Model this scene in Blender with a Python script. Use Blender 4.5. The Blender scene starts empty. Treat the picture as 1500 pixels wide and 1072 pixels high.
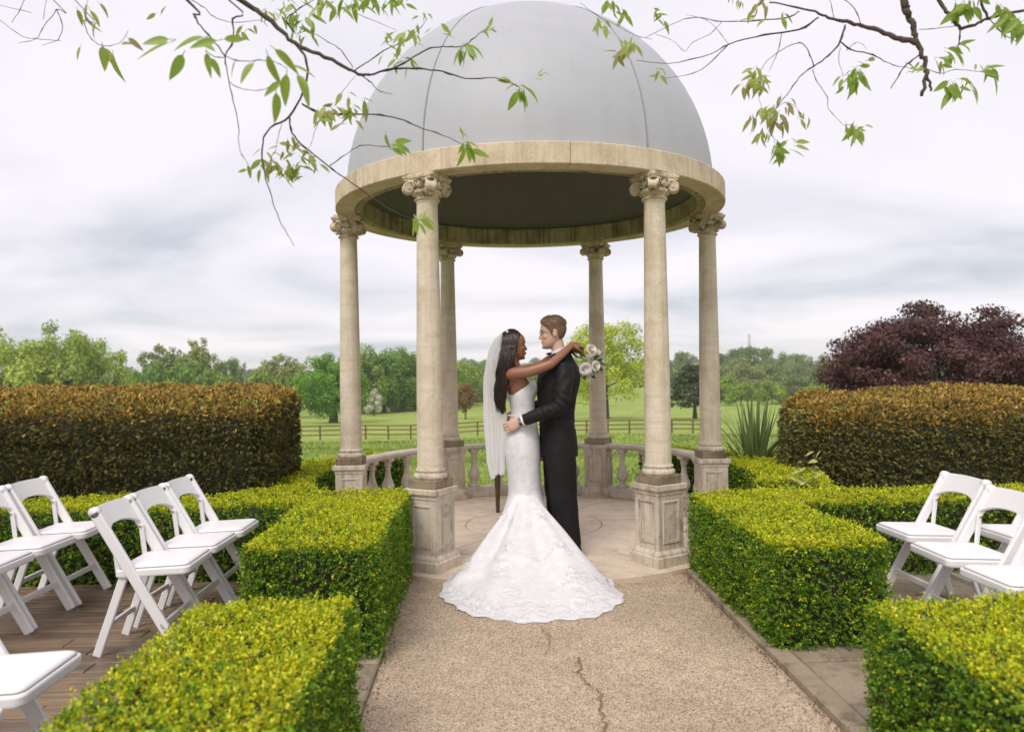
import bpy, bmesh, math, random
import numpy as np
from mathutils import Vector, Matrix, Euler
from math import radians as rad, sin, cos, pi

random.seed(7)
scene = bpy.context.scene
C = scene.collection

# ------------------------------------------------------------------ camera, sky, sun, exposure
CAM = np.array([-0.4375, -6.954, 1.445])
YAW, PIT, ROL, FPX = rad(2.1006), rad(0.3584), rad(-0.7933), 1079.3
cd = bpy.data.cameras.new('camera')
cd.sensor_width = 36.0
cd.lens = 36.0 * FPX / 1500.0
cd.clip_start = 0.05
cd.clip_end = 6000.0
cd.dof.use_dof = True
cd.dof.focus_distance = 5.75
cd.dof.aperture_fstop = 2.4
camera = bpy.data.objects.new('camera', cd)
C.objects.link(camera)
camera.matrix_world = (Matrix.Translation(Vector(CAM)) @ Matrix.Rotation(-YAW, 4, 'Z')
                       @ Matrix.Rotation(pi / 2 + PIT, 4, 'X') @ Matrix.Rotation(ROL, 4, 'Z'))
scene.camera = camera

SUN_EL, SUN_AZ = rad(52), rad(205)          # azimuth clockwise from +Y: high, behind the camera's left shoulder
world = bpy.data.worlds.new('World')
scene.world = world
world.use_nodes = True
wn, wl = world.node_tree.nodes, world.node_tree.links
wn.clear()
def WN(t, **k):
    n = wn.new(t)
    for a, b in k.items(): setattr(n, a, b)
    return n
out = WN('ShaderNodeOutputWorld'); bg = WN('ShaderNodeBackground'); bg2 = WN('ShaderNodeBackground')
sky = WN('ShaderNodeTexSky'); sky.sky_type = 'NISHITA'; sky.sun_disc = False
sky.sun_elevation = SUN_EL; sky.sun_rotation = SUN_AZ
wl.new(sky.outputs[0], bg.inputs[0]); bg.inputs[1].default_value = 0.10
geo = WN('ShaderNodeNewGeometry'); tc = WN('ShaderNodeTexCoord')
sep = WN('ShaderNodeSeparateXYZ'); wl.new(tc.outputs['Generated'], sep.inputs[0])
mz = WN('ShaderNodeMath', operation='MAXIMUM'); wl.new(sep.outputs[2], mz.inputs[0]); mz.inputs[1].default_value = 0.0
az = WN('ShaderNodeMath', operation='ADD'); wl.new(mz.outputs[0], az.inputs[0]); az.inputs[1].default_value = 0.11
dx = WN('ShaderNodeMath', operation='DIVIDE'); wl.new(sep.outputs[0], dx.inputs[0]); wl.new(az.outputs[0], dx.inputs[1])
dy = WN('ShaderNodeMath', operation='DIVIDE'); wl.new(sep.outputs[1], dy.inputs[0]); wl.new(az.outputs[0], dy.inputs[1])
cmb = WN('ShaderNodeCombineXYZ'); wl.new(dx.outputs[0], cmb.inputs[0]); wl.new(dy.outputs[0], cmb.inputs[1]); cmb.inputs[2].default_value = 3.3
cn = WN('ShaderNodeTexNoise'); wl.new(cmb.outputs[0], cn.inputs['Vector'])
cn.inputs['Scale'].default_value = 0.55; cn.inputs['Detail'].default_value = 5.0; cn.inputs['Roughness'].default_value = 0.5
cn.inputs['Distortion'].default_value = 0.5
cr = WN('ShaderNodeValToRGB'); wl.new(cn.outputs[0], cr.inputs[0])
e = cr.color_ramp.elements
e[0].position = 0.36; e[0].color = (0.56, 0.585, 0.66, 1)
e[1].position = 0.60; e[1].color = (0.93, 0.875, 0.925, 1)
m2 = cr.color_ramp.elements.new(0.47); m2.color = (0.765, 0.745, 0.81, 1)
# overcast brightens overhead (thinner cloud towards the zenith, all round)
gr = WN('ShaderNodeMapRange'); wl.new(mz.outputs[0], gr.inputs[0])
gr.inputs[1].default_value = 0.16; gr.inputs[2].default_value = 0.5; gr.inputs[3].default_value = 0.0; gr.inputs[4].default_value = 0.72
mx = WN('ShaderNodeMix', data_type='RGBA'); wl.new(gr.outputs[0], mx.inputs[0]); wl.new(cr.outputs[0], mx.inputs[6])
mx.inputs[7].default_value = (0.96, 0.90, 0.95, 1)
wl.new(mx.outputs[2], bg2.inputs[0]); bg2.inputs[1].default_value = 0.725
ms = WN('ShaderNodeMixShader'); ms.inputs[0].default_value = 0.92
wl.new(bg.outputs[0], ms.inputs[1]); wl.new(bg2.outputs[0], ms.inputs[2]); wl.new(ms.outputs[0], out.inputs[0])

sd = bpy.data.lights.new('sun', 'SUN'); sd.energy = 1.5; sd.angle = rad(25); sd.color = (1.0, 0.95, 0.88)
sun = bpy.data.objects.new('sun', sd); C.objects.link(sun)
sdir = Vector((sin(SUN_AZ) * cos(SUN_EL), cos(SUN_AZ) * cos(SUN_EL), sin(SUN_EL)))
sun.rotation_euler = sdir.to_track_quat('Z', 'Y').to_euler()
sun.location = sdir * 30

scene.view_settings.view_transform = 'Standard'
scene.view_settings.look = 'None'
scene.view_settings.exposure = 0.62
scene.view_settings.gamma = 1.0
scene.view_settings.use_curve_mapping = False
scene.cycles.use_denoising = True
scene.cycles.max_bounces = 6
scene.cycles.diffuse_bounces = 3
scene.cycles.transparent_max_bounces = 12
scene.cycles.volume_bounces = 1

# ------------------------------------------------------------------ measuring helpers
def ray(px, py):
    a, b = px - 750.0, py - 536.0
    u = a * cos(ROL) + b * sin(ROL); v = -a * sin(ROL) + b * cos(ROL)
    x = u / FPX; z2 = -v / FPX
    y = cos(PIT) - z2 * sin(PIT); z = sin(PIT) + z2 * cos(PIT)
    return np.array([x * cos(YAW) + y * sin(YAW), -x * sin(YAW) + y * cos(YAW), z])
def at_y(px, py, Y):
    d = ray(px, py); return CAM + d * ((Y - CAM[1]) / d[1])
def at_z(px, py, Z):
    d = ray(px, py); return CAM + d * ((Z - CAM[2]) / d[2])
def at_d(px, py, D):
    return CAM + ray(px, py) * D

# ------------------------------------------------------------------ object helpers
def tag(o, label=None, cat=None, group=None, kind=None):
    if label: o['label'] = label
    if cat: o['category'] = cat
    if group: o['group'] = group
    if kind: o['kind'] = kind
    return o
def empty(name, loc=(0, 0, 0), parent=None):
    o = bpy.data.objects.new(name, None); C.objects.link(o)
    o.location = loc; o.empty_display_size = 0.1
    if parent: o.parent = parent
    return o
def link(name, me, mat=None, parent=None, loc=None, rz=None):
    o = bpy.data.objects.new(name, me); C.objects.link(o)
    if mat and not me.materials: me.materials.append(mat)
    if parent: o.parent = parent
    if loc is not None: o.location = loc
    if rz is not None: o.rotation_euler = (0, 0, rz)
    return o
def np_mesh(name, V, F, smooth=False, col=None):
    V = np.asarray(V, np.float32).reshape(-1, 3); F = np.asarray(F, np.int32)
    n = F.shape[1]
    me = bpy.data.meshes.new(name)
    me.vertices.add(len(V)); me.vertices.foreach_set('co', V.ravel())
    me.loops.add(F.size); me.loops.foreach_set('vertex_index', F.ravel())
    me.polygons.add(len(F))
    me.polygons.foreach_set('loop_start', np.arange(0, F.size, n, dtype=np.int32))
    if smooth: me.polygons.foreach_set('use_smooth', np.ones(len(F), bool))
    me.update(calc_edges=True)
    if col is not None:
        c = np.ones((len(V), 4), np.float32); c[:, :3] = col
        a = me.attributes.new('col', 'FLOAT_COLOR', 'POINT'); a.data.foreach_set('color', c.ravel())
    return me

class MB:
    """collects shapes; .mesh() gives one mesh"""
    def __init__(s): s.v = []; s.f = []; s.sm = []
    def add(s, V, F, smooth=False):
        o = len(s.v); s.v += [tuple(float(a) for a in p) for p in V]
        s.f += [[i + o for i in f] for f in F]; s.sm += [smooth] * len(F); return s
    def box(s, c, h, rz=0, M=None, bev=0):
        b = min(bev, min(h) * .8)
        hx, hy, hz = h
        if b <= 0:
            P = [(x * hx, y * hy, z * hz) for z in (-1, 1) for y in (-1, 1) for x in (-1, 1)]
            F = [(0, 2, 3, 1), (4, 5, 7, 6), (0, 1, 5, 4), (2, 6, 7, 3), (0, 4, 6, 2), (1, 3, 7, 5)]
        else:
            bm = bmesh.new(); bmesh.ops.create_cube(bm, size=2)
            for v in bm.verts: v.co = (v.co.x * hx, v.co.y * hy, v.co.z * hz)
            bmesh.ops.bevel(bm, geom=bm.edges[:], offset=b, segments=1, affect='EDGES')
            bm.verts.index_update()
            P = [v.co[:] for v in bm.verts]; F = [[v.index for v in f.verts] for f in bm.faces]; bm.free()
        if M is None: M = Matrix.Rotation(rz, 4, 'Z')
        M = Matrix.Translation(Vector(c)) @ M
        return s.add([M @ Vector(p) for p in P], F)
    def bar(s, a, b, w, t, up=(0, 1, 0), bev=0.003):
        a, b = Vector(a), Vector(b); d = b - a; L = d.length; d.normalize()
        u = Vector(up); u = (u - d * u.dot(d)).normalized(); w_ = d.cross(u)
        M = Matrix((w_, u, d)).transposed().to_4x4()
        return s.box((a + b) / 2, (w / 2, t / 2, L / 2), M=M, bev=bev)
    def loft(s, rings, cap=True, smooth=True, closed=True):
        n = len(rings[0]); V = [p for r in rings for p in r]; F = []
        m = n if closed else n - 1
        for i in range(len(rings) - 1):
            for j in range(m):
                k = (j + 1) % n
                F.append((i * n + j, i * n + k, (i + 1) * n + k, (i + 1) * n + j))
        if cap and closed:
            F.append(tuple(range(n - 1, -1, -1))); F.append(tuple((len(rings) - 1) * n + j for j in range(n)))
        return s.add(V, F, smooth)
    def lathe(s, prof, n=24, c=(0, 0, 0), cap=True, smooth=True):
        R = [[(c[0] + r * cos(2 * pi * j / n), c[1] + r * sin(2 * pi * j / n), c[2] + z) for j in range(n)] for r, z in prof]
        return s.loft(R, cap, smooth)
    def tube(s, pts, rads, n=8, cap=True, flat=1.0, up=(0, 0, 1)):
        pts = [Vector(p) for p in pts]
        if not hasattr(rads, '__len__'): rads = [rads] * len(pts)
        R = []; pu = Vector(up)
        for i, p in enumerate(pts):
            t = (pts[min(i + 1, len(pts) - 1)] - pts[max(i - 1, 0)]).normalized()
            u = pu - t * pu.dot(t)
            if u.length < 1e-4: u = t.orthogonal()
            u.normalize(); w = t.cross(u); pu = u
            R.append([p + (u * cos(2 * pi * j / n) * flat + w * sin(2 * pi * j / n)) * rads[i] for j in range(n)])
        return s.loft(R, cap, True)
    def ell(s, c, r, M=None, n=14, m=9):
        R = []
        for i in range(1, m):
            a = -pi / 2 + pi * i / m
            R.append([Vector((r[0] * cos(a) * cos(2 * pi * j / n), r[1] * cos(a) * sin(2 * pi * j / n), r[2] * sin(a))) for j in range(n)])
        M = (Matrix.Translation(Vector(c)) @ (M or Matrix.Identity(4)))
        return s.loft([[M @ p for p in q] for q in R], True, True)
    def mesh(s, name='m'):
        me = bpy.data.meshes.new(name); me.from_pydata(s.v, [], s.f)
        me.polygons.foreach_set('use_smooth', s.sm); me.update(); return me
    def build(s, name, mat, parent=None, loc=None, rz=None):
        return link(name, s.mesh(name), mat, parent, loc, rz)
    def fuse(s, name, mat, parent=None, voxel=.005, smooth=4, deform=None):
        """voxel-union of the closed shapes -> one continuous surface"""
        me = s.mesh(name)
        bm = bmesh.new(); bm.from_mesh(me); bmesh.ops.recalc_face_normals(bm, faces=bm.faces[:]); bm.to_mesh(me); bm.free()
        t = bpy.data.objects.new('tmp', me); C.objects.link(t)
        r = t.modifiers.new('r', 'REMESH'); r.mode = 'VOXEL'; r.voxel_size = voxel
        k = t.modifiers.new('s', 'SMOOTH'); k.factor = .5; k.iterations = smooth
        dc = t.modifiers.new('d', 'DECIMATE'); dc.ratio = .22
        dg = bpy.context.evaluated_depsgraph_get()
        me2 = bpy.data.meshes.new_from_object(t.evaluated_get(dg))
        bpy.data.objects.remove(t); me2.name = name
        me2.polygons.foreach_set('use_smooth', np.ones(len(me2.polygons), bool))
        if deform:
            v = np.empty(len(me2.vertices) * 3, np.float32); me2.vertices.foreach_get('co', v)
            v = deform(v.reshape(-1, 3)); me2.vertices.foreach_set('co', v.ravel().astype(np.float32)); me2.update()
        me2.materials.clear()
        return link(name, me2, mat, parent)

def rot_to(d, up=(0, 0, 1)):
    d = Vector(d).normalized(); u = Vector(up); u = u - d * u.dot(d)
    if u.length < 1e-4: u = d.orthogonal()
    u.normalize(); w = u.cross(d)
    return Matrix((d, w, u)).transposed().to_4x4()
def interp(t, xs, ys):
    return np.interp(t, xs, ys)
def crom(pts, n):
    """smooth polyline through points"""
    P = [Vector(p) for p in pts]; out = []
    for i in range(len(P) - 1):
        a, b, c, d = P[max(i - 1, 0)], P[i], P[i + 1], P[min(i + 2, len(P) - 1)]
        for k in range(n):
            t = k / n
            out.append(0.5 * ((2 * b) + (c - a) * t + (2 * a - 5 * b + 4 * c - d) * t * t + (3 * b - a - 3 * c + d) * t ** 3))
    out.append(P[-1]); return out

# ------------------------------------------------------------------ materials
def mat_new(name):
    m = bpy.data.materials.new(name); m.use_nodes = True
    nt = m.node_tree; b = nt.nodes['Principled BSDF']
    return m, nt, b
def nd(nt, t, **k):
    n = nt.nodes.new(t)
    for a, v in k.items(): setattr(n, a, v)
    return n
def noise(nt, scale, detail=4, rough=.55, vec=None, coord='Object', dist=0, sc=None):
    n = nd(nt, 'ShaderNodeTexNoise')
    n.inputs['Scale'].default_value = scale; n.inputs['Detail'].default_value = detail
    n.inputs['Roughness'].default_value = rough; n.inputs['Distortion'].default_value = dist
    if vec is None:
        t = nd(nt, 'ShaderNodeTexCoord'); vec = t.outputs[coord]
    if sc:
        mp = nd(nt, 'ShaderNodeMapping'); mp.inputs['Scale'].default_value = sc
        nt.links.new(vec, mp.inputs[0]); vec = mp.outputs[0]
    nt.links.new(vec, n.inputs['Vector']); return n
def ramp(nt, fac, stops):
    r = nd(nt, 'ShaderNodeValToRGB'); els = r.color_ramp.elements
    while len(els) < len(stops): els.new(0.5)
    for el, (p, c) in zip(els, stops):
        el.position = p; el.color = (*c, 1) if len(c) == 3 else c
    nt.links.new(fac, r.inputs[0]); return r
def mix(nt, fac, a, b, mode='MIX'):
    m = nd(nt, 'ShaderNodeMix', data_type='RGBA', blend_type=mode)
    for s, v in ((0, fac), (6, a), (7, b)):
        if isinstance(v, (int, float)): m.inputs[s].default_value = v
        elif isinstance(v, tuple): m.inputs[s].default_value = (*v, 1) if len(v) == 3 else v
        else: nt.links.new(v, m.inputs[s])
    return m.outputs[2]
def bump(nt, b, h, strength=.3, dist=.01):
    n = nd(nt, 'ShaderNodeBump'); n.inputs['Strength'].default_value = strength; n.inputs['Distance'].default_value = dist
    nt.links.new(h, n.inputs['Height']); nt.links.new(n.outputs[0], b.inputs['Normal']); return n

def plain(name, col, rough=.6, metal=0, var=.12, scale=8, bmp=0, bscale=60, spec=.5):
    m, nt, b = mat_new(name)
    n = noise(nt, scale, 5)
    c = mix(nt, n.outputs[0], tuple(x * (1 - var) for x in col), tuple(min(1, x * (1 + var)) for x in col))
    nt.links.new(c, b.inputs['Base Color']); b.inputs['Roughness'].default_value = rough; b.inputs['Metallic'].default_value = metal
    b.inputs['Specular IOR Level'].default_value = spec
    if bmp: bump(nt, b, noise(nt, bscale, 4).outputs[0], bmp, .004)
    return m

def stone_mat(name, light, mid, dark, stain=.35, streak=0.0, lichen=(.30, .25, .10), band=False):
    m, nt, b = mat_new(name)
    tc_ = nd(nt, 'ShaderNodeTexCoord'); oi = nd(nt, 'ShaderNodeObjectInfo')
    off = nd(nt, 'ShaderNodeVectorMath', operation='ADD')
    sc = nd(nt, 'ShaderNodeVectorMath', operation='SCALE'); sc.inputs['Scale'].default_value = 37.0
    cx = nd(nt, 'ShaderNodeCombineXYZ'); nt.links.new(oi.outputs['Random'], cx.inputs[0]); nt.links.new(oi.outputs['Random'], cx.inputs[2])
    nt.links.new(cx.outputs[0], sc.inputs[0]); nt.links.new(tc_.outputs['Object'], off.inputs[0]); nt.links.new(sc.outputs[0], off.inputs[1])
    vec = off.outputs[0]
    n1 = noise(nt, 3.2, 6, .6, vec, dist=.6)
    base = ramp(nt, n1.outputs[0], [(.30, mid), (.50, light), (.72, tuple(min(1, x * 1.06) for x in light))]).outputs[0]
    n2 = noise(nt, 7, 7, .68, vec, dist=.3)
    f2 = ramp(nt, n2.outputs[0], [(.52, (0, 0, 0)), (.66, (stain,) * 3)]).outputs[0]
    c = mix(nt, f2, base, dark)
    n3 = noise(nt, 2.3, 5, .6, vec)
    f3 = ramp(nt, n3.outputs[0], [(.55, (0, 0, 0)), (.7, (.55,) * 3)]).outputs[0]
    c = mix(nt, f3, c, lichen, 'MIX') if stain > .2 else c
    if streak:
        ns = noise(nt, 1, 4, .6, vec, sc=(26, 26, 1.1))
        fs = ramp(nt, ns.outputs[0], [(.48, (0, 0, 0)), (.66, (streak,) * 3)]).outputs[0]
        c = mix(nt, fs, c, tuple(x * .8 for x in dark))
    if band:
        nb = noise(nt, 1, 3, .6, vec, sc=(2, 2, 22))
        fb = ramp(nt, nb.outputs[0], [(.5, (0, 0, 0)), (.66, (.4,) * 3)]).outputs[0]
        c = mix(nt, fb, c, mid)
    n4 = noise(nt, 90, 3, .6, vec)
    g = ramp(nt, n4.outputs[0], [(.3, (.86,) * 3), (.7, (1.06,) * 3)]).outputs[0]
    c = mix(nt, 1.0, c, g, 'MULTIPLY')
    nt.links.new(c, b.inputs['Base Color']); b.inputs['Roughness'].default_value = .85
    b.inputs['Specular IOR Level'].default_value = .25
    nb_ = noise(nt, 120, 5, .7, vec); bump(nt, b, nb_.outputs[0], .35, .003)
    return m

M = {}
M['stone_column'] = stone_mat('column_limestone', (.70, .61, .48), (.55, .46, .32), (.34, .26, .16), .3, .22, (.50, .39, .21), band=True)
M['stone_ped'] = stone_mat('pedestal_limestone', (.63, .55, .44), (.50, .41, .30), (.22, .17, .115), .55, .45, (.27, .21, .12))
M['stone_moss'] = stone_mat('mossy_limestone', (.30, .235, .155), (.17, .13, .08), (.06, .045, .03), .8, .3, (.17, .125, .06))
M['stone_ring'] = stone_mat('ring_limestone', (.68, .57, .42), (.58, .45, .30), (.36, .26, .16), .4, .25, (.47, .36, .22))
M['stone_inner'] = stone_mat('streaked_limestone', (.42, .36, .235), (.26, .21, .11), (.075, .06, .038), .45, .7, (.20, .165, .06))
M['stone_cap'] = stone_mat('capital_limestone', (.66, .56, .42), (.44, .35, .23), (.11, .085, .05), .9, .0, (.26, .2, .1))
M['stone_rail'] = stone_mat('rail_limestone', (.66, .59, .50), (.55, .46, .36), (.3, .23, .17), .35, .2, (.4, .33, .22))
M['flag'] = stone_mat('floor_flagstone', (.66, .55, .43), (.57, .44, .32), (.38, .27, .18), .35, 0, (.43, .30, .18))
M['kerb'] = stone_mat('kerb_stone', (.33, .265, .19), (.22, .17, .12), (.10, .08, .055), .6, 0, (.2, .15, .085))

def dome_mat(name, a, b_, rough, coat=0):
    m, nt, b = mat_new(name)
    n = noise(nt, 1.6, 6, .6, dist=.8); n2 = noise(nt, 1, 5, .6, sc=(8, 8, .8))
    c = mix(nt, n.outputs[0], a, b_)
    f = ramp(nt, n2.outputs[0], [(.5, (0, 0, 0)), (.75, (.3,) * 3)]).outputs[0]
    c = mix(nt, f, c, tuple(x * .86 for x in a))
    n5 = noise(nt, 24, 3, .6); f5 = ramp(nt, n5.outputs[0], [(.72, (0, 0, 0)), (.78, (.4,) * 3)]).outputs[0]
    c = mix(nt, f5, c, tuple(x * .7 for x in a))
    nt.links.new(c, b.inputs['Base Color']); b.inputs['Roughness'].default_value = rough
    bump(nt, b, noise(nt, 5, 3).outputs[0], .05, .01)
    return m
M['dome'] = dome_mat('grey_dome_skin', (.375, .385, .415), (.45, .455, .485), .55)
M['dome_in'] = dome_mat('shaded_dome_lining', (.205, .20, .195), (.25, .24, .235), .8)  # darker copy of the skin: the dome's inner shade is put into the colour
M['seam'] = plain('dome_seam_lead', (.25, .26, .28), .6)

def leaf_mat(name, trans=.3, rough=.45, hue=.0):
    m, nt, b = mat_new(name)
    a = nd(nt, 'ShaderNodeAttribute'); a.attribute_name = 'col'
    c = a.outputs['Color']
    if hue:
        oi = nd(nt, 'ShaderNodeObjectInfo'); h = nd(nt, 'ShaderNodeHueSaturation')
        mr = nd(nt, 'ShaderNodeMapRange'); nt.links.new(oi.outputs['Random'], mr.inputs[0])
        mr.inputs[3].default_value = .5 - hue; mr.inputs[4].default_value = .5 + hue
        mv = nd(nt, 'ShaderNodeMapRange'); nt.links.new(oi.outputs['Random'], mv.inputs[0])
        mv.inputs[3].default_value = 1.15; mv.inputs[4].default_value = .85
        nt.links.new(mr.outputs[0], h.inputs['Hue']); nt.links.new(mv.outputs[0], h.inputs['Value']); nt.links.new(c, h.inputs['Color']); c = h.outputs[0]
    nt.links.new(c, b.inputs['Base Color']); b.inputs['Roughness'].default_value = rough
    b.inputs['Specular IOR Level'].default_value = .35
    t = nd(nt, 'ShaderNodeBsdfTranslucent'); nt.links.new(c, t.inputs[0])
    s = nd(nt, 'ShaderNodeMixShader'); s.inputs[0].default_value = trans
    nt.links.new(b.outputs[0], s.inputs[1]); nt.links.new(t.outputs[0], s.inputs[2])
    nt.links.new(s.outputs[0], nt.nodes['Material Output'].inputs[0])
    return m
M['leaf'] = leaf_mat('box_leaf', .3, .4)
M['yew'] = leaf_mat('yew_needles', .12, .5)
M['treeleaf'] = leaf_mat('tree_leaf', .3, .55, .018)
M['core'] = plain('hedge_light_block', (.028, .030, .012), .9, var=.4, scale=30)  # dark fill for the solid cores added to stop light leaking through hedges
M['bark'] = plain('tree_bark', (.085, .065, .05), .9, var=.4, scale=12, bmp=.5)

# ------------------------------------------------------------------ the ground
def terrain(x, y):
    z = np.interp(y, [-60, 2.05, 2.6, 4, 10, 25, 60, 130, 210, 320, 600, 950, 1500],
                  [-.06, -.06, -.3, -.62, -1.15, -2.15, -4.35, -7.5, -9.6, -10.0, -4.0, 6, 6])
    z = z + np.where(y > 6, .10 * np.sin(x * .21 + y * .13) + .06 * np.sin(x * .5 - y * .33), 0) * np.clip((y - 6) / 20, 0, 1)
    return z + np.where(y > 300, 5.0 * np.sin(x * .006 + 1.0) * np.clip((y - 300) / 600, 0, 1), 0)
def axis(a, b, dense, mult):
    o = [0.0]; s = dense
    while o[-1] < b: o.append(o[-1] + s); s = s * mult
    l = [0.0]; s = dense
    while l[-1] > a: l.append(l[-1] - s); s = s * mult
    return np.array(sorted(set(l[1:] + o)))
gx = axis(-1300, 1300, .8, 1.07); gy = axis(-80, 1400, .5, 1.045)
X, Y = np.meshgrid(gx, gy)
Z = terrain(X, Y)
V = np.stack([X, Y, Z], -1).reshape(-1, 3)
nx, ny = len(gx), len(gy)
I = np.arange(nx * ny).reshape(ny, nx)
F = np.stack([I[:-1, :-1], I[:-1, 1:], I[1:, 1:], I[1:, :-1]], -1).reshape(-1, 4)
m, nt, b = mat_new('meadow_grass')
n1 = noise(nt, .12, 6, .6, coord='Object'); n2 = noise(nt, 2.2, 6, .65); n3 = noise(nt, .5, 5, .6, sc=(.35, 1, 1))
c = ramp(nt, n1.outputs[0], [(.35, (.23, .32, .06)), (.55, (.31, .385, .085)), (.7, (.39, .43, .12))]).outputs[0]
f = ramp(nt, n3.outputs[0], [(.50, (0, 0, 0)), (.66, (.55,) * 3)]).outputs[0]
c = mix(nt, f, c, (.15, .24, .08))
g = ramp(nt, n2.outputs[0], [(.3, (.66,) * 3), (.7, (1.2,) * 3)]).outputs[0]
c = mix(nt, 1.0, c, g, 'MULTIPLY')
nt.links.new(c, b.inputs['Base Color']); b.inputs['Roughness'].default_value = .9; b.inputs['Specular IOR Level'].default_value = .1
bump(nt, b, n2.outputs[0], 1.0, .12)
M['meadow'] = m
ground = link('ground', np_mesh('ground', V, F, True), M['meadow'])
tag(ground, 'wide green meadow falling away behind the terrace towards the woods', 'meadow', kind='structure')

# bare soil sheet of the terrace, under hedges
M['soil'] = plain('dark_soil', (.07, .05, .035), .95, var=.4, scale=20, bmp=.6, bscale=40)
mb = MB(); mb.add([(-7, -8, -.045), (7, -8, -.045), (7, 1.9, -.045), (-7, 1.9, -.045)], [(0, 1, 2, 3)])
tag(mb.build('terrace_ground', M['soil']), 'dark bare soil of the terrace under the clipped hedges', 'soil', kind='structure')

# gravel path
m, nt, b = mat_new('resin_gravel')
tcg = nd(nt, 'ShaderNodeTexCoord')
vo = nd(nt, 'ShaderNodeTexVoronoi'); vo.inputs['Scale'].default_value = 170; nt.links.new(tcg.outputs['Object'], vo.inputs['Vector'])
sepc = nd(nt, 'ShaderNodeSeparateColor'); nt.links.new(vo.outputs['Color'], sepc.inputs[0])
c = ramp(nt, sepc.outputs[0], [(0, (.20, .145, .10)), (.15, (.41, .31, .205)), (.5, (.63, .485, .335)), (.8, (.74, .59, .43)), (1, (.78, .68, .56))]).outputs[0]
ed = ramp(nt, vo.outputs['Distance'], [(.5, (1,) * 3), (.9, (.5,) * 3)]).outputs[0]
c = mix(nt, 1.0, c, ed, 'MULTIPLY')
big = noise(nt, 1.3, 5, .6); gg = ramp(nt, big.outputs[0], [(.3, (.84, .82, .80)), (.7, (1.1, 1.08, 1.06))]).outputs[0]
c = mix(nt, 1.0, c, gg, 'MULTIPLY')
mid_ = noise(nt, 14, 5, .7); g3 = ramp(nt, mid_.outputs[0], [(.35, (.86,) * 3), (.65, (1.06,) * 3)]).outputs[0]
c = mix(nt, 1.0, c, g3, 'MULTIPLY')
nt.links.new(c, b.inputs['Base Color']); b.inputs['Roughness'].default_value = .8
inv = nd(nt, 'ShaderNodeMath', operation='MULTIPLY'); inv.inputs[1].default_value = -1; nt.links.new(vo.outputs['Distance'], inv.inputs[0])
bump(nt, b, inv.outputs[0], .9, .006)
M['gravel'] = m
n = 60
xs = np.linspace(-.985, .985, 28); ys = np.linspace(-8, -1.2, 110)
X, Y = np.meshgrid(xs, ys)
Z = -.03 + .004 * np.sin(X * 3 + Y * 2.1) + .003 * np.sin(Y * 5.3 - X * 7)
I = np.arange(X.size).reshape(X.shape)
path = link('gravel_path', np_mesh('gravel_path', np.stack([X, Y, Z], -1).reshape(-1, 3), np.stack([I[:-1, :-1], I[:-1, 1:], I[1:, 1:], I[1:, :-1]], -1).reshape(-1, 4), True), M['gravel'])
tag(path, 'pale brown resin gravel path leading up to the stone temple', 'path', kind='structure')
# crack with moss, running towards the camera
M['crack'] = plain('mossy_crack_fill', (.19, .13, .06), .95, var=.5, scale=60, bmp=.8)
def crack(pix, w):
    P = [at_z(x, y, -.024) for x, y in pix]
    L = []; Rr = []
    for i, p in enumerate(P):
        a, b_ = P[max(i - 1, 0)], P[min(i + 1, len(P) - 1)]
        d = b_ - a; d /= np.linalg.norm(d[:2]); nrm = np.array([-d[1], d[0], 0])
        ww = w * random.uniform(.4, 1.2)
        L.append(p + nrm * ww); Rr.append(p - nrm * ww)
    V = L + Rr; k = len(L)
    mb = MB(); mb.add(V, [(i, i + 1, k + i + 1, k + i) for i in range(k - 1)])
    mb.build('crack', M['crack'], path)
def jag(pts, n=6, j=5):
    o = []
    for (x0, y0), (x1, y1) in zip(pts[:-1], pts[1:]):
        for k in range(n):
            t = k / n; o.append((x0 + (x1 - x0) * t + random.uniform(-j, j), y0 + (y1 - y0) * t + random.uniform(-1, 1)))
    o.append(pts[-1]); return o
crack(jag([(788, 914), (808, 930), (797, 958)], 6, 4), .003)
crack(jag([(848, 962), (850, 990), (878, 1015), (886, 1072)], 9, 6), .005)

# kerb stones
k = 0
kerb = empty('kerb', (0, 0, 0)); tag(kerb, 'weathered stone kerb edging both sides of the gravel path', 'kerb', kind='structure')
for s in (-1, 1):
    y = -7.6
    while y < -1.75:
        L = random.uniform(.82, .98)
        L = min(L, -1.72 - y)
        if L < .12: break
        MB().box((0, 0, 0), (.052, L / 2 - .004, .04), bev=.008).build('kerb_stone', M['kerb'], kerb, (s * 1.04, y + L / 2, -.034 + random.uniform(-.004, .004)), random.uniform(-.006, .006))
        y += L
# paving on the right
paving = empty('paving', (0, 0, 0)); tag(paving, 'brownish stone paving behind the kerb under the chairs on the right', 'paving', kind='structure')
y = -6.6
while y < -1.95:
    h = random.choice((.45, .6, .52)); x = 1.1 - random.uniform(0, .0)
    while x < 4.6:
        w = random.choice((.5, .62, .8))
        MB().box((0, 0, 0), (w / 2 - .005, h / 2 - .005, .03), bev=.005).build('flagstone', M['kerb'], paving, (x + w / 2, y + h / 2, -.032 + random.uniform(-.002, .002)))
        x += w
    y += h
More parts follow.
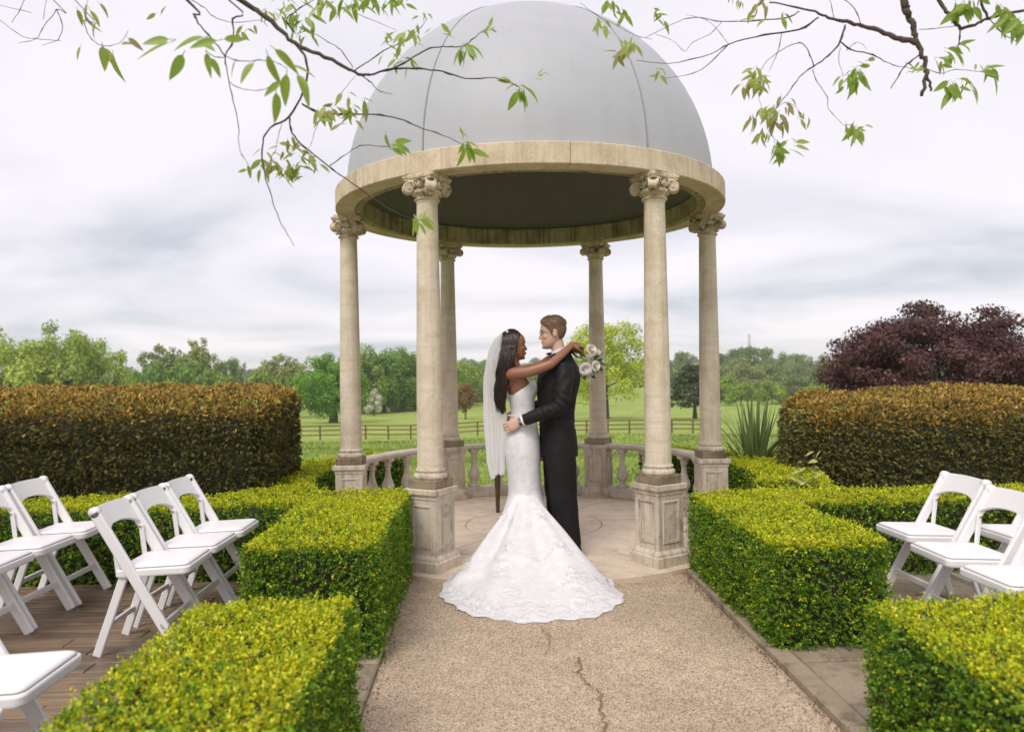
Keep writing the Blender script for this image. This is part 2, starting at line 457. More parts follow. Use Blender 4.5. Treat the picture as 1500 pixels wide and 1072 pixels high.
# timber deck on the left
m, nt, b = mat_new('wet_deck_wood')
oi = nd(nt, 'ShaderNodeObjectInfo'); tcg = nd(nt, 'ShaderNodeTexCoord')
ad = nd(nt, 'ShaderNodeVectorMath', operation='ADD'); nt.links.new(tcg.outputs['Object'], ad.inputs[0]); nt.links.new(oi.outputs['Location'], ad.inputs[1])
g1 = noise(nt, 1, 6, .65, ad.outputs[0], sc=(1.6, 34, 8)); g2 = noise(nt, 2.4, 5, .6, ad.outputs[0])
c = ramp(nt, g1.outputs[0], [(.25, (.10, .062, .036)), (.5, (.20, .135, .082)), (.75, (.32, .23, .15))]).outputs[0]
f = ramp(nt, g2.outputs[0], [(.4, (.65,) * 3), (.65, (1.25,) * 3)]).outputs[0]
c = mix(nt, 1.0, c, f, 'MULTIPLY')
rv = nd(nt, 'ShaderNodeMapRange'); nt.links.new(oi.outputs['Random'], rv.inputs[0]); rv.inputs[3].default_value = .8; rv.inputs[4].default_value = 1.15
vm = nd(nt, 'ShaderNodeVectorMath', operation='SCALE'); nt.links.new(c, vm.inputs[0]); nt.links.new(rv.outputs[0], vm.inputs['Scale'])
nt.links.new(vm.outputs[0], b.inputs['Base Color'])
rr = ramp(nt, g2.outputs[0], [(.38, (.35,) * 3), (.6, (.7,) * 3)]).outputs[0]
nt.links.new(rr, b.inputs['Roughness']); bump(nt, b, g1.outputs[0], .4, .004)
M['deck'] = m
deck = empty('timber_deck', (0, 0, 0)); tag(deck, 'damp brown timber deck boards under the white chairs on the left', 'deck', kind='structure')
y = -6.3; row = 0
dk = {}
while y < -1.66:
    x = -1.12 if y < -3.2 and y > -3.95 else -1.3
    x0 = -5.6
    cuts = [x0, x0 + random.uniform(.9, 2.2), x0 + random.uniform(2.8, 3.6), x]
    for a, b_ in zip(cuts[:-1], cuts[1:]):
        if b_ - a < .1: continue
        MB().box((0, 0, 0), ((b_ - a) / 2 - .003, .0555, .0115), bev=.004).build('plank', M['deck'], deck, ((a + b_) / 2, y, -.0115 + random.uniform(-.0015, .0015)), random.uniform(-.002, .002))
    y += .119; row += 1

# ------------------------------------------------------------------ the garden temple
R = 1.7
AZ = [-120, -60, 0, 60, 120, 180]
temple = empty('garden_temple', (0, 0, 0))
tag(temple, 'round stone garden temple with six columns and a grey dome', 'temple')

def arc_block(r0, r1, z0, z1, a0, a1, n=10, bev=.006, crown=0):
    """curved block between two radii; profile bevelled"""
    prof = [(r0 + bev, z0), (r1 - bev, z0), (r1, z0 + bev), (r1, z1 - bev), (r1 - bev, z1), (r0 + bev, z1), (r0, z1 - bev), (r0, z0 + bev)]
    rings = []
    for i in range(n + 1):
        a = rad(a0 + (a1 - a0) * i / n)
        rings.append([(r * cos(a), r * sin(a), z) for r, z in prof])
    mb = MB(); mb.loft(rings, True, False); return mb

# floor: central roundel in six stones, two outer rings
GAP = .004
def sector(r0, r1, a0, a1, z0, z1, n=8):
    g0 = math.degrees(GAP / max(r0, .12)); g1 = math.degrees(GAP / r1)
    top = []
    for i in range(n + 1): a = rad(a0 + g1 + (a1 - a0 - 2 * g1) * i / n); top.append(((r1 - GAP) * cos(a), (r1 - GAP) * sin(a)))
    if r0 > 0:
        for i in range(n, -1, -1): a = rad(a0 + g0 + (a1 - a0 - 2 * g0) * i / n); top.append(((r0 + GAP) * cos(a), (r0 + GAP) * sin(a)))
    else:
        am = rad((a0 + a1) / 2); top.append((.012 * cos(am), .012 * sin(am)))
    k = len(top)
    V = [(x, y, z0) for x, y in top] + [(x, y, z1) for x, y in top]
    Fc = [tuple(range(k - 1, -1, -1)), tuple(range(k, 2 * k))] + [(i, (i + 1) % k, k + (i + 1) % k, k + i) for i in range(k)]
    mb = MB(); mb.add(V, Fc); return mb
M['joint'] = plain('floor_bedding', (.17, .12, .08), .95)
MB().lathe([(1.93, -.05), (1.93, -.006)], 72, smooth=False).build('floor_bed', M['joint'], temple)
for i in range(4): sector(0, .64, i * 90 + 22, i * 90 + 112, -.03, random.uniform(-.001, .001), 12).build('floor_slab', M['flag'], temple)
for i in range(8): sector(.64, 1.27, i * 45 + 8, i * 45 + 53, -.03, random.uniform(-.0015, .0015)).build('floor_slab', M['flag'], temple)
for i in range(12): sector(1.27, 1.95, i * 30 - 3, i * 30 + 27, -.06, random.uniform(-.0015, .0015)).build('floor_slab', M['flag'], temple)

# pedestal (square, built facing +x outward), shared by six
def sq(h, z): return [(-h, -h, z), (h, -h, z), (h, h, z), (-h, h, z)]
def make_ped():
    mb = MB()
    prof = [(.158, 0), (.158, .068), (.154, .074), (.148, .078), (.146, .092), (.138, .104), (.130, .110), (.125, .118),
            (.125, .515), (.131, .520), (.131, .535), (.139, .548), (.146, .556), (.146, .588), (.142, .594)]
    mb.loft([sq(h, z) for h, z in prof], True, False)
    return mb.mesh('pedestal')
def make_panel():
    # raised moulding frame round a sunk field, on the face x = +.125
    mb = MB()
    y0, y1, z0, z1, d = -.082, .082, .165, .475, .1255
    def fr(o, t, x0, x1):
        for (a, b_, c_, e_) in ((y0 + o, y1 - o, z0 + o, z0 + o + t), (y0 + o, y1 - o, z1 - o - t, z1 - o),
                                (y0 + o, y0 + o + t, z0 + o + t, z1 - o - t), (y1 - o - t, y1 - o, z0 + o + t, z1 - o - t)):
            mb.box(((x0 + x1) / 2, (a + b_) / 2, (c_ + e_) / 2), ((x1 - x0) / 2, (b_ - a) / 2, (e_ - c_) / 2), bev=.002)
    fr(0, .012, d - .004, d + .007); fr(.013, .008, d - .004, d + .003)
    return mb.mesh('panel_moulding')
def make_plinth():
    mb = MB(); mb.box((0, 0, .627), (.121, .121, .033), bev=.006); return mb.mesh('plinth_block')
ped_me, panel_me, plinth_me = make_ped(), make_panel(), make_plinth()
# column
shaft_prof = [(.100, .725), (.0985, .735)] + [(interp(t, [0, .33, 1], [.0985, .0955, .0775]), .735 + t * (2.705 - .735)) for t in np.linspace(0.02, .985, 16)] + [(.079, 2.69), (.084, 2.697), (.084, 2.705)]
base_prof = [(.117, .6601), (.1215, .666), (.1235, .677), (.1215, .690), (.115, .697), (.108, .699), (.108, .703), (.106, .707), (.106, .712), (.111, .716), (.112, .722), (.109, .729), (.101, .733), (.1, .739)]
shaft_me = MB().lathe(shaft_prof, 40).mesh('column')
base_me = MB().lathe(base_prof, 40).mesh('column_base')
def spiral(turns, r0, r1, n):
    return [((r0 + (r1 - r0) * i / n) * cos(2 * pi * turns * i / n), (r0 + (r1 - r0) * i / n) * sin(2 * pi * turns * i / n)) for i in range(n + 1)]
def make_capital():
    """angle-volute Ionic capital, local z 0 = neck (world 2.70), top .20"""
    mb = MB()
    mb.lathe([(.076, 0), (.086, .004), (.090, .012), (.086, .020), (.080, .024), (.084, .030), (.096, .050), (.106, .066), (.104, .080), (.09, .086), (.09, .15)], 32)
    # eggs round the echinus
    for i in range(20):
        a = 2 * pi * i / 20; mb.ell((.098 * cos(a), .098 * sin(a), .064), (.012, .012, .017), n=8, m=6)
    for i in range(28):
        a = 2 * pi * i / 28; mb.ell((.089 * cos(a), .089 * sin(a), .011), (.008, .008, .008), n=6, m=4)
    # volutes on the four diagonals: scroll drum plus spiral fillet on both cheeks
    for q in range(4):
        a = pi / 4 + q * pi / 2
        u = Vector((cos(a), sin(a), 0)); w = Vector((-sin(a), cos(a), 0)); z = Vector((0, 0, 1))
        c = u * .140 + z * .093
        drum = []
        for t, rr in ((-.034, .034), (-.028, .044), (-.012, .036), (0, .033), (.012, .036), (.028, .044), (.034, .034)):
            drum.append([c + w * t + (u * cos(2 * pi * j / 18) + z * sin(2 * pi * j / 18)) * rr for j in range(18)])
        mb.loft(drum, True, True)
        for sgn in (-1, 1):
            sp = spiral(2.2, .043, .008, 40)
            mb.tube([c + w * sgn * .034 + u * -x + z * y for x, y in sp], [.0065 - .003 * i / 40 for i in range(41)], 6, up=w)
            mb.ell(c + w * sgn * .036, (.009, .009, .009), n=8, m=5)
        # neck of the scroll running back to the bell
        mb.tube([u * .05 + z * .128, u * .10 + z * .132, u * .135 + z * .134], [.03, .028, .012], 8, flat=.5)
        # acanthus leaf under each volute
        mb.tube([u * .088 + z * .03, u * .104 + z * .05, u * .118 + z * .06, u * .128 + z * .052], [.016, .018, .013, .004], 6, flat=.4)
        # leaf and rosette in the middle of each face
        b_ = q * pi / 2; uu = Vector((cos(b_), sin(b_), 0)); ww = Vector((-sin(b_), cos(b_), 0))
        for k in range(-2, 3):
            mb.tube([uu * .098 + z * .085, uu * .112 + ww * k * .014 + z * (.115 - abs(k) * .006), uu * .118 + ww * k * .022 + z * (.145 - abs(k) * .012)], [.009, .010, .004], 6, flat=.6)
        mb.ell(uu * .122 + z * .166, (.012, .022, .02), Matrix.Rotation(b_, 4, 'Z'), n=10, m=6)
        for k in (-1, 1):
            mb.tube([uu * .105 + ww * k * .03 + z * .12, uu * .112 + ww * k * .055 + z * .138, uu * .125 + ww * k * .085 + z * .142], [.008, .011, .007], 6)
    # concave-sided abacus with cut horns
    def aba(h, s):
        o = []
        for q in range(4):
            b_ = q * pi / 2; uu = np.array([cos(b_), sin(b_)]); ww = np.array([-sin(b_), cos(b_)])
            for t in np.linspace(-1, 1, 7):
                p = uu * (.130 * s - .026 * s * (1 - abs(t) ** 2)) + ww * t * .116 * s
                o.append((p[0], p[1], h))
        return o
    mb.loft([aba(.142, .94), aba(.148, 1.0), aba(.158, .99), aba(.162, 1.06), aba(.178, 1.07), aba(.182, 1.04)], True, False)
    mb.box((0, 0, .19), (.115, .115, .012))
    return mb.mesh('capital')
cap_me = make_capital()
for i, a in enumerate(AZ):
    x, y = R * cos(rad(a)), R * sin(rad(a))
    p = link('pedestal', ped_me, M['stone_ped'], temple, (x, y, 0), rad(a))
    for q in range(4): link('panel_moulding', panel_me, M['stone_ped'], p, (0, 0, 0), q * pi / 2)
    link('plinth_block', plinth_me, M['stone_moss'], p, (0, 0, -.0005))
    c = link('column', shaft_me, M['stone_column'], temple, (x, y, 0), rad(a))
    link('column_base', base_me, M['stone_ped'], c)
    link('capital', cap_me, M['stone_cap'], c, (0, 0, 2.70))
# ring beam in six blocks, joints near the columns
for i, a in enumerate(AZ):
    g = .06
    arc_block(1.615, 1.785, 2.901, 3.062, a - 24 + g, a + 36 - g, 20).build('ring_block', M['stone_ring'], temple)
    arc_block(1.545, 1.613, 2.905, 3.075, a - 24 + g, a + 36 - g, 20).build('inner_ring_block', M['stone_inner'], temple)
# dome of six skins with lead seams, inside lining with the shade put into its colour
def dome_patch(r, a0, a1, n=16, m=22, zc=3.06, lift=0.0):
    rings = []
    for i in range(m + 1):
        e_ = rad(lift + (89.4 - lift) * i / m)
        rings.append([(r * cos(e_) * cos(rad(a0 + (a1 - a0) * j / n)), r * cos(e_) * sin(rad(a0 + (a1 - a0) * j / n)), zc + r * sin(e_)) for j in range(n + 1)])
    return MB().loft(rings, False, True, closed=False)
for i, a in enumerate(AZ):
    dome_patch(1.685, a - 1.5 + .25, a + 58.5 - .25).build('dome_panel', M['dome'], temple)
    a_ = rad(a - 1.5)
    MB().tube([((1.684) * cos(rad(e_)) * cos(a_), 1.684 * cos(rad(e_)) * sin(a_), 3.06 + 1.684 * sin(rad(e_))) for e_ in np.linspace(0, 88, 40)], .007, 6).build('dome_seam', M['seam'], temple)
MB().lathe([(1.70, 3.0625), (1.70, 3.072), (1.686, 3.075), (1.68, 3.09)], 96, cap=False).build('dome_flashing', M['seam'], temple)
MB().lathe([(.0, 4.755), (.06, 4.752), (.075, 4.745), (.08, 4.735)], 24, cap=False).build('dome_crown', M['seam'], temple)
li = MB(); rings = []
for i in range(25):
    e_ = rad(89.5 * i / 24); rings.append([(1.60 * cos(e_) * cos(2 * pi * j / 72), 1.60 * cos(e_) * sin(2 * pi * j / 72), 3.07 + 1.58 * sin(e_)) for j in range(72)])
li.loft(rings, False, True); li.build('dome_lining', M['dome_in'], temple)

# balustrade on the three rear bays
bal_prof = [(.050, .112), (.050, .138), (.040, .142), (.036, .150), (.040, .158), (.030, .164), (.034, .18), (.050, .21), (.058, .24), (.055, .27), (.042, .31), (.030, .35), (.024, .39), (.023, .43), (.026, .455), (.034, .462), (.034, .470), (.027, .476), (.029, .49), (.040, .503), (.046, .507), (.046, .542)]
bmb = MB().lathe([(r_ * 1.14, z_) for r_, z_ in bal_prof], 20); bmb.box((0, 0, .126), (.056, .056, .0135), bev=.003); bmb.box((0, 0, .525), (.05, .05, .016), bev=.003)
bal_me = bmb.mesh('baluster')
for a in (0, 60, 120):
    t = 4.0
    arc_block(R - .075, R + .075, 0.0, .112, a + t, a + 60 - t, 12).build('balustrade_plinth', M['stone_rail'], temple)
    arc_block(R - .055, R + .055, .542, .556, a + t, a + 60 - t, 12, .004).build('rail_moulding', M['stone_rail'], temple)
    arc_block(R - .078, R + .078, .556, .598, a + t, a + 60 - t, 12, .012).build('hand_rail', M['stone_rail'], temple)
    for k in range(1, 6):
        aa = rad(a + 10 * k); link('baluster', bal_me, M['stone_rail'], temple, (R * cos(aa), R * sin(aa), 0), aa)

# ------------------------------------------------------------------ foliage tools
rng = np.random.default_rng(11)
def unit(v): return v / np.maximum(np.linalg.norm(v, axis=-1, keepdims=True), 1e-9)
def leaf_quads(P, axis_, nrm, L, W, fold=.25):
    """one folded four-point leaf per row"""
    axis_ = unit(axis_); side = unit(np.cross(axis_, nrm)); up = np.cross(side, axis_)
    L = L[:, None]; W = W[:, None]
    a = P; t = P + axis_ * L
    m_ = P + axis_ * L * .45
    l = m_ + side * W * .5 + up * W * fold; r = m_ - side * W * .5 + up * W * fold
    V = np.stack([a, l, t, r], 1).reshape(-1, 3)
    F = np.arange(len(P) * 4).reshape(-1, 4)
    return V, F
def lump(p, s=1.0):
    return (np.sin(p[:, 0] * 7.1 * s + p[:, 1] * 5.3 * s) + np.sin(p[:, 1] * 9.7 * s - p[:, 2] * 6.1 * s + 1.7) + np.sin(p[:, 2] * 8.3 * s + p[:, 0] * 4.9 * s + .6) + np.sin(p[:, 0] * 17 * s - p[:, 1] * 13 * s + 2.2) * .6) / 3.6
def hedge_points(box, dens, round_=.07, faces='TFBLR'):
    x0, x1, y0, y1, z0, z1 = box; P = []; N = []
    def add(n_area, fn, nn):
        n = int(n_area * dens); u = rng.random((n, 2)); P.append(fn(u)); N.append(np.tile(nn, (n, 1)))
    w, d, h = x1 - x0, y1 - y0, z1 - z0
    if 'T' in faces: add(w * d, lambda u: np.stack([x0 + w * u[:, 0], y0 + d * u[:, 1], np.full(len(u), z1)], 1), (0, 0, 1))
    if 'F' in faces: add(w * h, lambda u: np.stack([x0 + w * u[:, 0], np.full(len(u), y0), z0 + h * u[:, 1]], 1), (0, -1, 0))
    if 'B' in faces: add(w * h, lambda u: np.stack([x0 + w * u[:, 0], np.full(len(u), y1), z0 + h * u[:, 1]], 1), (0, 1, 0))
    if 'L' in faces: add(d * h, lambda u: np.stack([np.full(len(u), x0), y0 + d * u[:, 0], z0 + h * u[:, 1]], 1), (-1, 0, 0))
    if 'R' in faces: add(d * h, lambda u: np.stack([np.full(len(u), x1), y0 + d * u[:, 0], z0 + h * u[:, 1]], 1), (1, 0, 0))
    P = np.concatenate(P); N = np.concatenate(N).astype(float)
    # round the edges: pull points onto a rounded box
    r = round_
    lo = np.array([x0 + r, y0 + r, -9]); hi = np.array([x1 - r, y1 - r, z1 - r])
    q = np.clip(P, lo, hi); dlt = P - q; ln = np.linalg.norm(dlt, axis=1, keepdims=True)
    on = ln[:, 0] > 1e-6
    N2 = np.where(ln > 1e-6, dlt / np.maximum(ln, 1e-6), N)
    P2 = np.where(ln > 1e-6, q + N2 * r, P)
    return P2, N2
def pal(n, cols, w):
    cols = np.array(cols); k = rng.choice(len(cols), n, p=np.array(w) / sum(w))
    return cols[k] * rng.uniform(.8, 1.2, (n, 1))
BOX_NEW = [(.67, .65, .022), (.61, .64, .022), (.50, .59, .022), (.70, .63, .04), (.40, .54, .022)]
BOX_OLD = [(.12, .25, .016), (.19, .36, .022), (.065, .145, .012), (.28, .45, .026), (.36, .52, .03)]
def sprigs(P, N, k, length, spread, up):
    """each surface point becomes a little shoot carrying k leaves"""
    n = len(P)
    A = unit(N * .85 + rng.normal(0, spread, (n, 3)) + np.array([0, 0, up]))
    t = rng.random((n, k)); 
    Pk = P[:, None, :] + A[:, None, :] * (t * length)[..., None] + rng.normal(0, .0035, (n, k, 3))
    side = unit(rng.normal(0, 1, (n, k, 3)))
    ax = A[:, None, :] * (.35 + .5 * t)[..., None] + side * .75
    nr = A[:, None, :] * .9 + rng.normal(0, .55, (n, k, 3)) + np.array([0, 0, .35])
    return Pk.reshape(-1, 3), ax.reshape(-1, 3), nr.reshape(-1, 3), t.reshape(-1)
def box_leaves(P, N, size, new_top=.8, amp=.02):
    K = 7; keep = rng.random(len(P)) < 1.65 / K; P, N = P[keep], N[keep]; n = len(P)
    P = P + N * (lump(P) * amp + lump(P, 2.6) * .010)[:, None]
    depth = rng.random(n) ** 2.0 * np.where(N[:, 2] > .6, .034, .048) + .012
    stray = rng.random(n) < .025; depth = np.where(stray, -.012, depth)          # shoots that stick out after clipping
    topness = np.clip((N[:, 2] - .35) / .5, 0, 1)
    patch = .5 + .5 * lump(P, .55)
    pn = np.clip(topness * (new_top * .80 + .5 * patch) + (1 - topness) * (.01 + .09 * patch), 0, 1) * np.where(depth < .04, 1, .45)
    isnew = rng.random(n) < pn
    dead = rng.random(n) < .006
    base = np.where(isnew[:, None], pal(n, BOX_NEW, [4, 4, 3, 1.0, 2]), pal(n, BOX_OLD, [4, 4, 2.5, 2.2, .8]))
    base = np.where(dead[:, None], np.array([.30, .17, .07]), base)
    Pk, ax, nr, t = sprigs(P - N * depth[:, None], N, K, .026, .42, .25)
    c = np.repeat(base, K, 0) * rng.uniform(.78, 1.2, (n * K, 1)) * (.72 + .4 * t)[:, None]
    L = rng.uniform(.7, 1.25, n * K) * size
    V, F = leaf_quads(Pk, ax, nr, L, L * rng.uniform(.5, .72, n * K))
    return V, F, np.repeat(c, 4, 0)
def finish_hedge(root, V, F, col, matl, name='foliage'):
    o = link(name, np_mesh(name, V, F, False, col), matl, root); o['kind'] = 'stuff'; return o
def box_hedge(label, box, dens, size, faces='TFBLR', new_top=.8, group='clipped box hedges'):
    root = empty('box_hedge', ((box[0] + box[1]) / 2, (box[2] + box[3]) / 2, 0))
    tag(root, label, 'hedge', group)
    P, N = hedge_points(box, dens, .06, faces)
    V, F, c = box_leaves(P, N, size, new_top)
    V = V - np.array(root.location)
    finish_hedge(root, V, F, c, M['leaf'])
    x0, x1, y0, y1, z0, z1 = box; i_ = .05
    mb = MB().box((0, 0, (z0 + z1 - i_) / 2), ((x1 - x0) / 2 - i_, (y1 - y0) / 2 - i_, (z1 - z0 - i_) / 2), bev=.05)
    mb.build('light_block_core', M['core'], root)  # solid dark box added behind the leaves to block light leaks
    return root
box_hedge('low clipped box hedge beside the path, filling the bottom left corner', (-1.60, -.955, -5.35, -3.98, -.04, .555), 23500, .0126, 'TR')
box_hedge('low clipped box hedge beside the path, in the bottom right corner', (.985, 2.05, -5.35, -4.17, -.04, .55), 22500, .0126, 'TBL')
box_hedge('box hedge block left of the path, beside the front left pedestal', (-1.68, -1.0, -3.22, -1.5, -.04, .585), 22000, .0126, 'TFRL')
box_hedge('box hedge block right of the path, beside the front right pedestal', (1.02, 1.64, -3.24, -1.62, -.04, .545), 22000, .0126, 'TFLR')
box_hedge('long low box hedge in front of the tall yew hedge on the left', (-4.7, -1.60, -1.70, -1.12, -.04, .515), 13500, .0148, 'TF')
box_hedge('long low box hedge in front of the tall yew hedge on the right', (1.60, 4.5, -1.93, -1.33, -.04, .51), 13500, .0148, 'TF')
def arc_hedge(label, a0, a1, r0, r1, h, dens, size):
    root = empty('box_hedge', (0, 0, 0)); tag(root, label, 'hedge', 'clipped box hedges')
    Ps, Ns = [], []
    rm = (r0 + r1) / 2; L = rad(abs(a1 - a0)) * rm
    box = (0, L, -(r1 - r0) / 2, (r1 - r0) / 2, -.3, h)
    P, N = hedge_points(box, dens, .06, 'TFLR')
    th = rad(a0) + (P[:, 0] / L) * rad(a1 - a0); rr = rm + P[:, 1]
    er = np.stack([np.cos(th), np.sin(th), 0 * th], 1); et = np.stack([-np.sin(th), np.cos(th), 0 * th], 1) * np.sign(a1 - a0)
    P2 = er * rr[:, None] + np.array([0, 0, 1]) * P[:, 2:3]
    N2 = et * N[:, 0:1] + er * N[:, 1:2] + np.array([0, 0, 1]) * N[:, 2:3]
    V, F, c = box_leaves(P2, N2, size)
    finish_hedge(root, V, F, c, M['leaf'])
    arc_block(r0 + .05, r1 - .05, -.3, h - .05, min(a0, a1) + 1.5, max(a0, a1) - 1.5, 10, .04).build('light_block_core', M['core'], root)  # curved dark block added inside, keeps light from leaking through
arc_hedge('curved box hedge behind the balustrade at the temple\'s left side', 131, 206, 2.0, 2.62, .5, 11000, .0165)
arc_hedge('curved box hedge behind the balustrade at the temple\'s right side', 49, -26, 2.0, 2.62, .5, 11000, .0165)

# tall yew hedges
YEW_SIDE = [(.100, .102, .026), (.130, .120, .030), (.165, .128, .034), (.060, .065, .018), (.145, .152, .036), (.205, .15, .04)]
YEW_TOP = [(.52, .31, .06), (.40, .235, .05), (.60, .41, .085), (.33, .28, .06), (.22, .18, .045)]
YEW_SIDE_G = [(.125, .132, .032), (.165, .155, .038), (.205, .162, .042), (.075, .082, .02), (.20, .20, .046), (.255, .18, .048)]
def yew_hedge(label, box, side, rise, round_=.20, faces='TFR'):
    root = empty('yew_hedge', ((box[0] + box[1]) / 2, (box[2] + box[3]) / 2, 0)); tag(root, label, 'hedge', 'tall yew hedges')
    P, N = hedge_points(box, 17500, round_, faces)
    n = len(P)
    t = (P[:, 1] - box[2]) / (box[3] - box[2])
    up = np.clip(N[:, 2], 0, 1)
    P[:, 2] += (P[:, 2] / box[5]) * rise * np.sin(np.clip(t, 0, 1) * pi * .62) 
    P = P + N * (lump(P, .45) * .05 + lump(P * np.array([1, 1, 2.0]), 1.5) * .028 + lump(P * np.array([1, 1, 2.2]), 3.6) * .016)[:, None]
    K = 9; keep = rng.random(n) < 2.15 / K; P, N = P[keep], N[keep]; n = len(P)
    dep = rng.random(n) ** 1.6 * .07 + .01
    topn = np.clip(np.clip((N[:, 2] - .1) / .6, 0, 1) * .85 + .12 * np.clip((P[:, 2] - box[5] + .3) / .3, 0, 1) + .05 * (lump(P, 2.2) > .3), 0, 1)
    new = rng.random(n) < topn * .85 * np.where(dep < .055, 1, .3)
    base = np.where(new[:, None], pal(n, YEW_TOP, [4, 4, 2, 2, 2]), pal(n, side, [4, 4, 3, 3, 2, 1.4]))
    A = unit(N * .7 + rng.normal(0, .5, (n, 3)) + np.array([0, 0, .05]))
    fl_ = unit(np.cross(A, rng.normal(0, 1, (n, 3))))                         # needles lie in a flat spray either side of the shoot
    t = (np.arange(K) + .5) / K; sg = np.where(np.arange(K) % 2 == 0, 1., -1.)
    P0 = P - N * dep[:, None]
    Pk = (P0[:, None, :] + A[:, None, :] * (t * .030)[None, :, None]).reshape(-1, 3)
    ax = (A[:, None, :] * .75 + fl_[:, None, :] * sg[None, :, None] * .8 + rng.normal(0, .12, (n, K, 3))).reshape(-1, 3)
    nr = (np.cross(A, fl_)[:, None, :] + rng.normal(0, .25, (n, K, 3))).reshape(-1, 3)
    L = rng.uniform(.8, 1.25, n * K) * .0155
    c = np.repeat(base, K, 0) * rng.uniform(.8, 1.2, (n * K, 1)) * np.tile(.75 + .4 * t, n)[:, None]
    ax = unit(ax); sd2 = unit(np.cross(ax, nr)) * (L * rng.uniform(.16, .24, n * K))[:, None]
    V = np.stack([Pk - sd2, Pk + sd2, Pk + ax * L[:, None]], 1).reshape(-1, 3); F = np.arange(len(Pk) * 3).reshape(-1, 3)
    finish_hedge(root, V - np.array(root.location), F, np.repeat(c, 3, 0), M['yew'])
    x0, x1, y0, y1, z0, z1 = box; i_ = .07
    MB().box((0, 0, (z1 - i_ + z0) / 2), ((x1 - x0) / 2 - i_, (y1 - y0) / 2 - i_, (z1 - z0 - i_) / 2), bev=.13).build('light_block_core', M['core'], root)  # added dark box within the yew, blocks light between needles
yew_hedge('tall clipped yew hedge with orange new tips, left of the temple', (-5.2, -2.19, -.85, .3, -.1, 1.19), YEW_SIDE, .17)
yew_hedge('tall clipped yew hedge with rounded end, right of the temple', (2.50, 5.3, -.5, .5, -.1, 1.05), YEW_SIDE_G, .17, .26, 'TFL')

# ------------------------------------------------------------------ white folding chairs
M['white'] = plain('white_resin', (.80, .79, .785), .38, var=.02, scale=5)
M['pad'] = plain('white_vinyl_pad', (.80, .775, .78), .45, var=.03, scale=7, bmp=.12, bscale=18)
M['piping'] = plain('grey_piping', (.36, .33, .33), .5)
M['rivet'] = plain('steel_rivet', (.35, .34, .33), .4, metal=.8)
def make_chair_parts():
    P = []
    def add(name, mb, mat, sub=None): P.append((name, mb.mesh(name), mat, sub))
    top, foot = (-.262, .762), (.172, 0.0)
    def post(z): t = (top[1] - z) / (top[1] - foot[1]); return top[0] + (foot[0] - top[0]) * t
    for s in (-1, 1):
        y = s * .187
        mb = MB(); mb.bar((foot[0], y, 0.0), (post(.75), y, .75), .054, .028, bev=.007)
        mb.tube([(post(.745), y - .014, .748), (post(.745), y + .014, .748)], .028, 14, up=(0, 0, 1))
        add('upright', mb, 'white')
    # arched back panel lying in the plane of the uprights
    d = np.array([top[0] - foot[0], 0, top[1]]); d /= np.linalg.norm(d); nr = np.array([d[2], 0, -d[0]])
    n = 20; rings = []
    for i in range(n + 1):
        t = -1 + 2 * i / n; y = t * .178
        up_ = .762 + .012 * (1 - t * t); lo = .628 + .048 * (1 - abs(t) ** 2.6)
        bow = .016 * (1 - t * t)
        def pt(z, k): return np.array([post(z), y, z]) - nr * (bow + k)
        rings.append([pt(up_, -.009), pt(up_ + .002, 0), pt(up_, .009), pt(lo, .009), pt(lo - .002, 0), pt(lo, -.009)])
    mb = MB().loft(rings, True, False); add('backrest', mb, 'white')
    # seat frame with rounded corners and pad
    def plate(x0, x1, hw, z0, z1, r, tilt=.035, bulge=0):
        ol = []
        for cx, cy, a0 in ((x1 - r, hw - r, 0), (x0 + r, hw - r, 90), (x0 + r, -hw + r, 180), (x1 - r, -hw + r, 270)):
            for k in range(6): a = rad(a0 + 18 * k); ol.append((cx + r * cos(a), cy + r * sin(a)))
        def ring(z, s): 
            mx_, my_ = (x0 + x1) / 2, 0
            return [(mx_ + (x - mx_) * s, y * s, z + (x - x0) * tilt) for x, y in ol]
        return ring
    rg = plate(-.165, .215, .186, 0, 0, .035)
    add('seat', MB().loft([rg(.405, .97), rg(.408, .99), rg(.415, 1), rg(.438, 1), rg(.444, .985), rg(.446, .96)], True, False), 'white')
    rp = plate(-.150, .203, .172, 0, 0, .03)
    add('cushion', MB().loft([rp(.445, .99), rp(.450, 1.0), rp(.456, .985), rp(.461, .93), rp(.464, .80), rp(.465, .4)], True, True), 'pad')
    o = rp(.4505, 1.004); mbp = MB(); mbp.tube(o + [o[0]], .0022, 5); add('piping', mbp, 'piping', 'cushion')
    for s in (-1, 1):
        y = s * .160
        add('rear_leg', MB().bar((-.115, y, .43), (-.262, y, 0), .044, .022, bev=.005), 'white')
        add('link_arm', MB().bar((-.150, y, .425), (post(.605), y, .615), .026, .016, bev=.005), 'white')
        mb = MB(); mb.tube([(post(.605), s * .148, .605), (post(.605), s * .151 - s * .006, .605)], .007, 10); add('rivet', mb, 'rivet')
    add('stretcher', MB().bar((post(.16), -.175, .16), (post(.16), .175, .16), .036, .016, up=(1, 0, 0), bev=.004), 'white')
    add('stretcher', MB().bar((-.212, -.150, .15), (-.212, .150, .15), .032, .016, up=(1, 0, 0), bev=.004), 'white')
    add('stretcher', MB().bar((-.158, -.150, .425), (-.158, .150, .425), .03, .018, up=(1, 0, 0), bev=.004), 'white')
    return P
CH = make_chair_parts()
def chair(x, y, rz, label, group, z=0.0):
    root = empty('folding_chair', (x, y, z)); root.rotation_euler = (0, 0, rz)
    tag(root, label, 'chair', group); cur = {}
    for name, me, mt, sub in CH:
        cur[name] = link(name, me, M[mt], cur[sub] if sub else root)
GL, GR = 'white folding chairs left of the path', 'white folding chairs right of the path'
chair(-2.20, -2.90, rad(1.5), 'white folding chair nearest the camera of the three beside the left hedge block', GL)
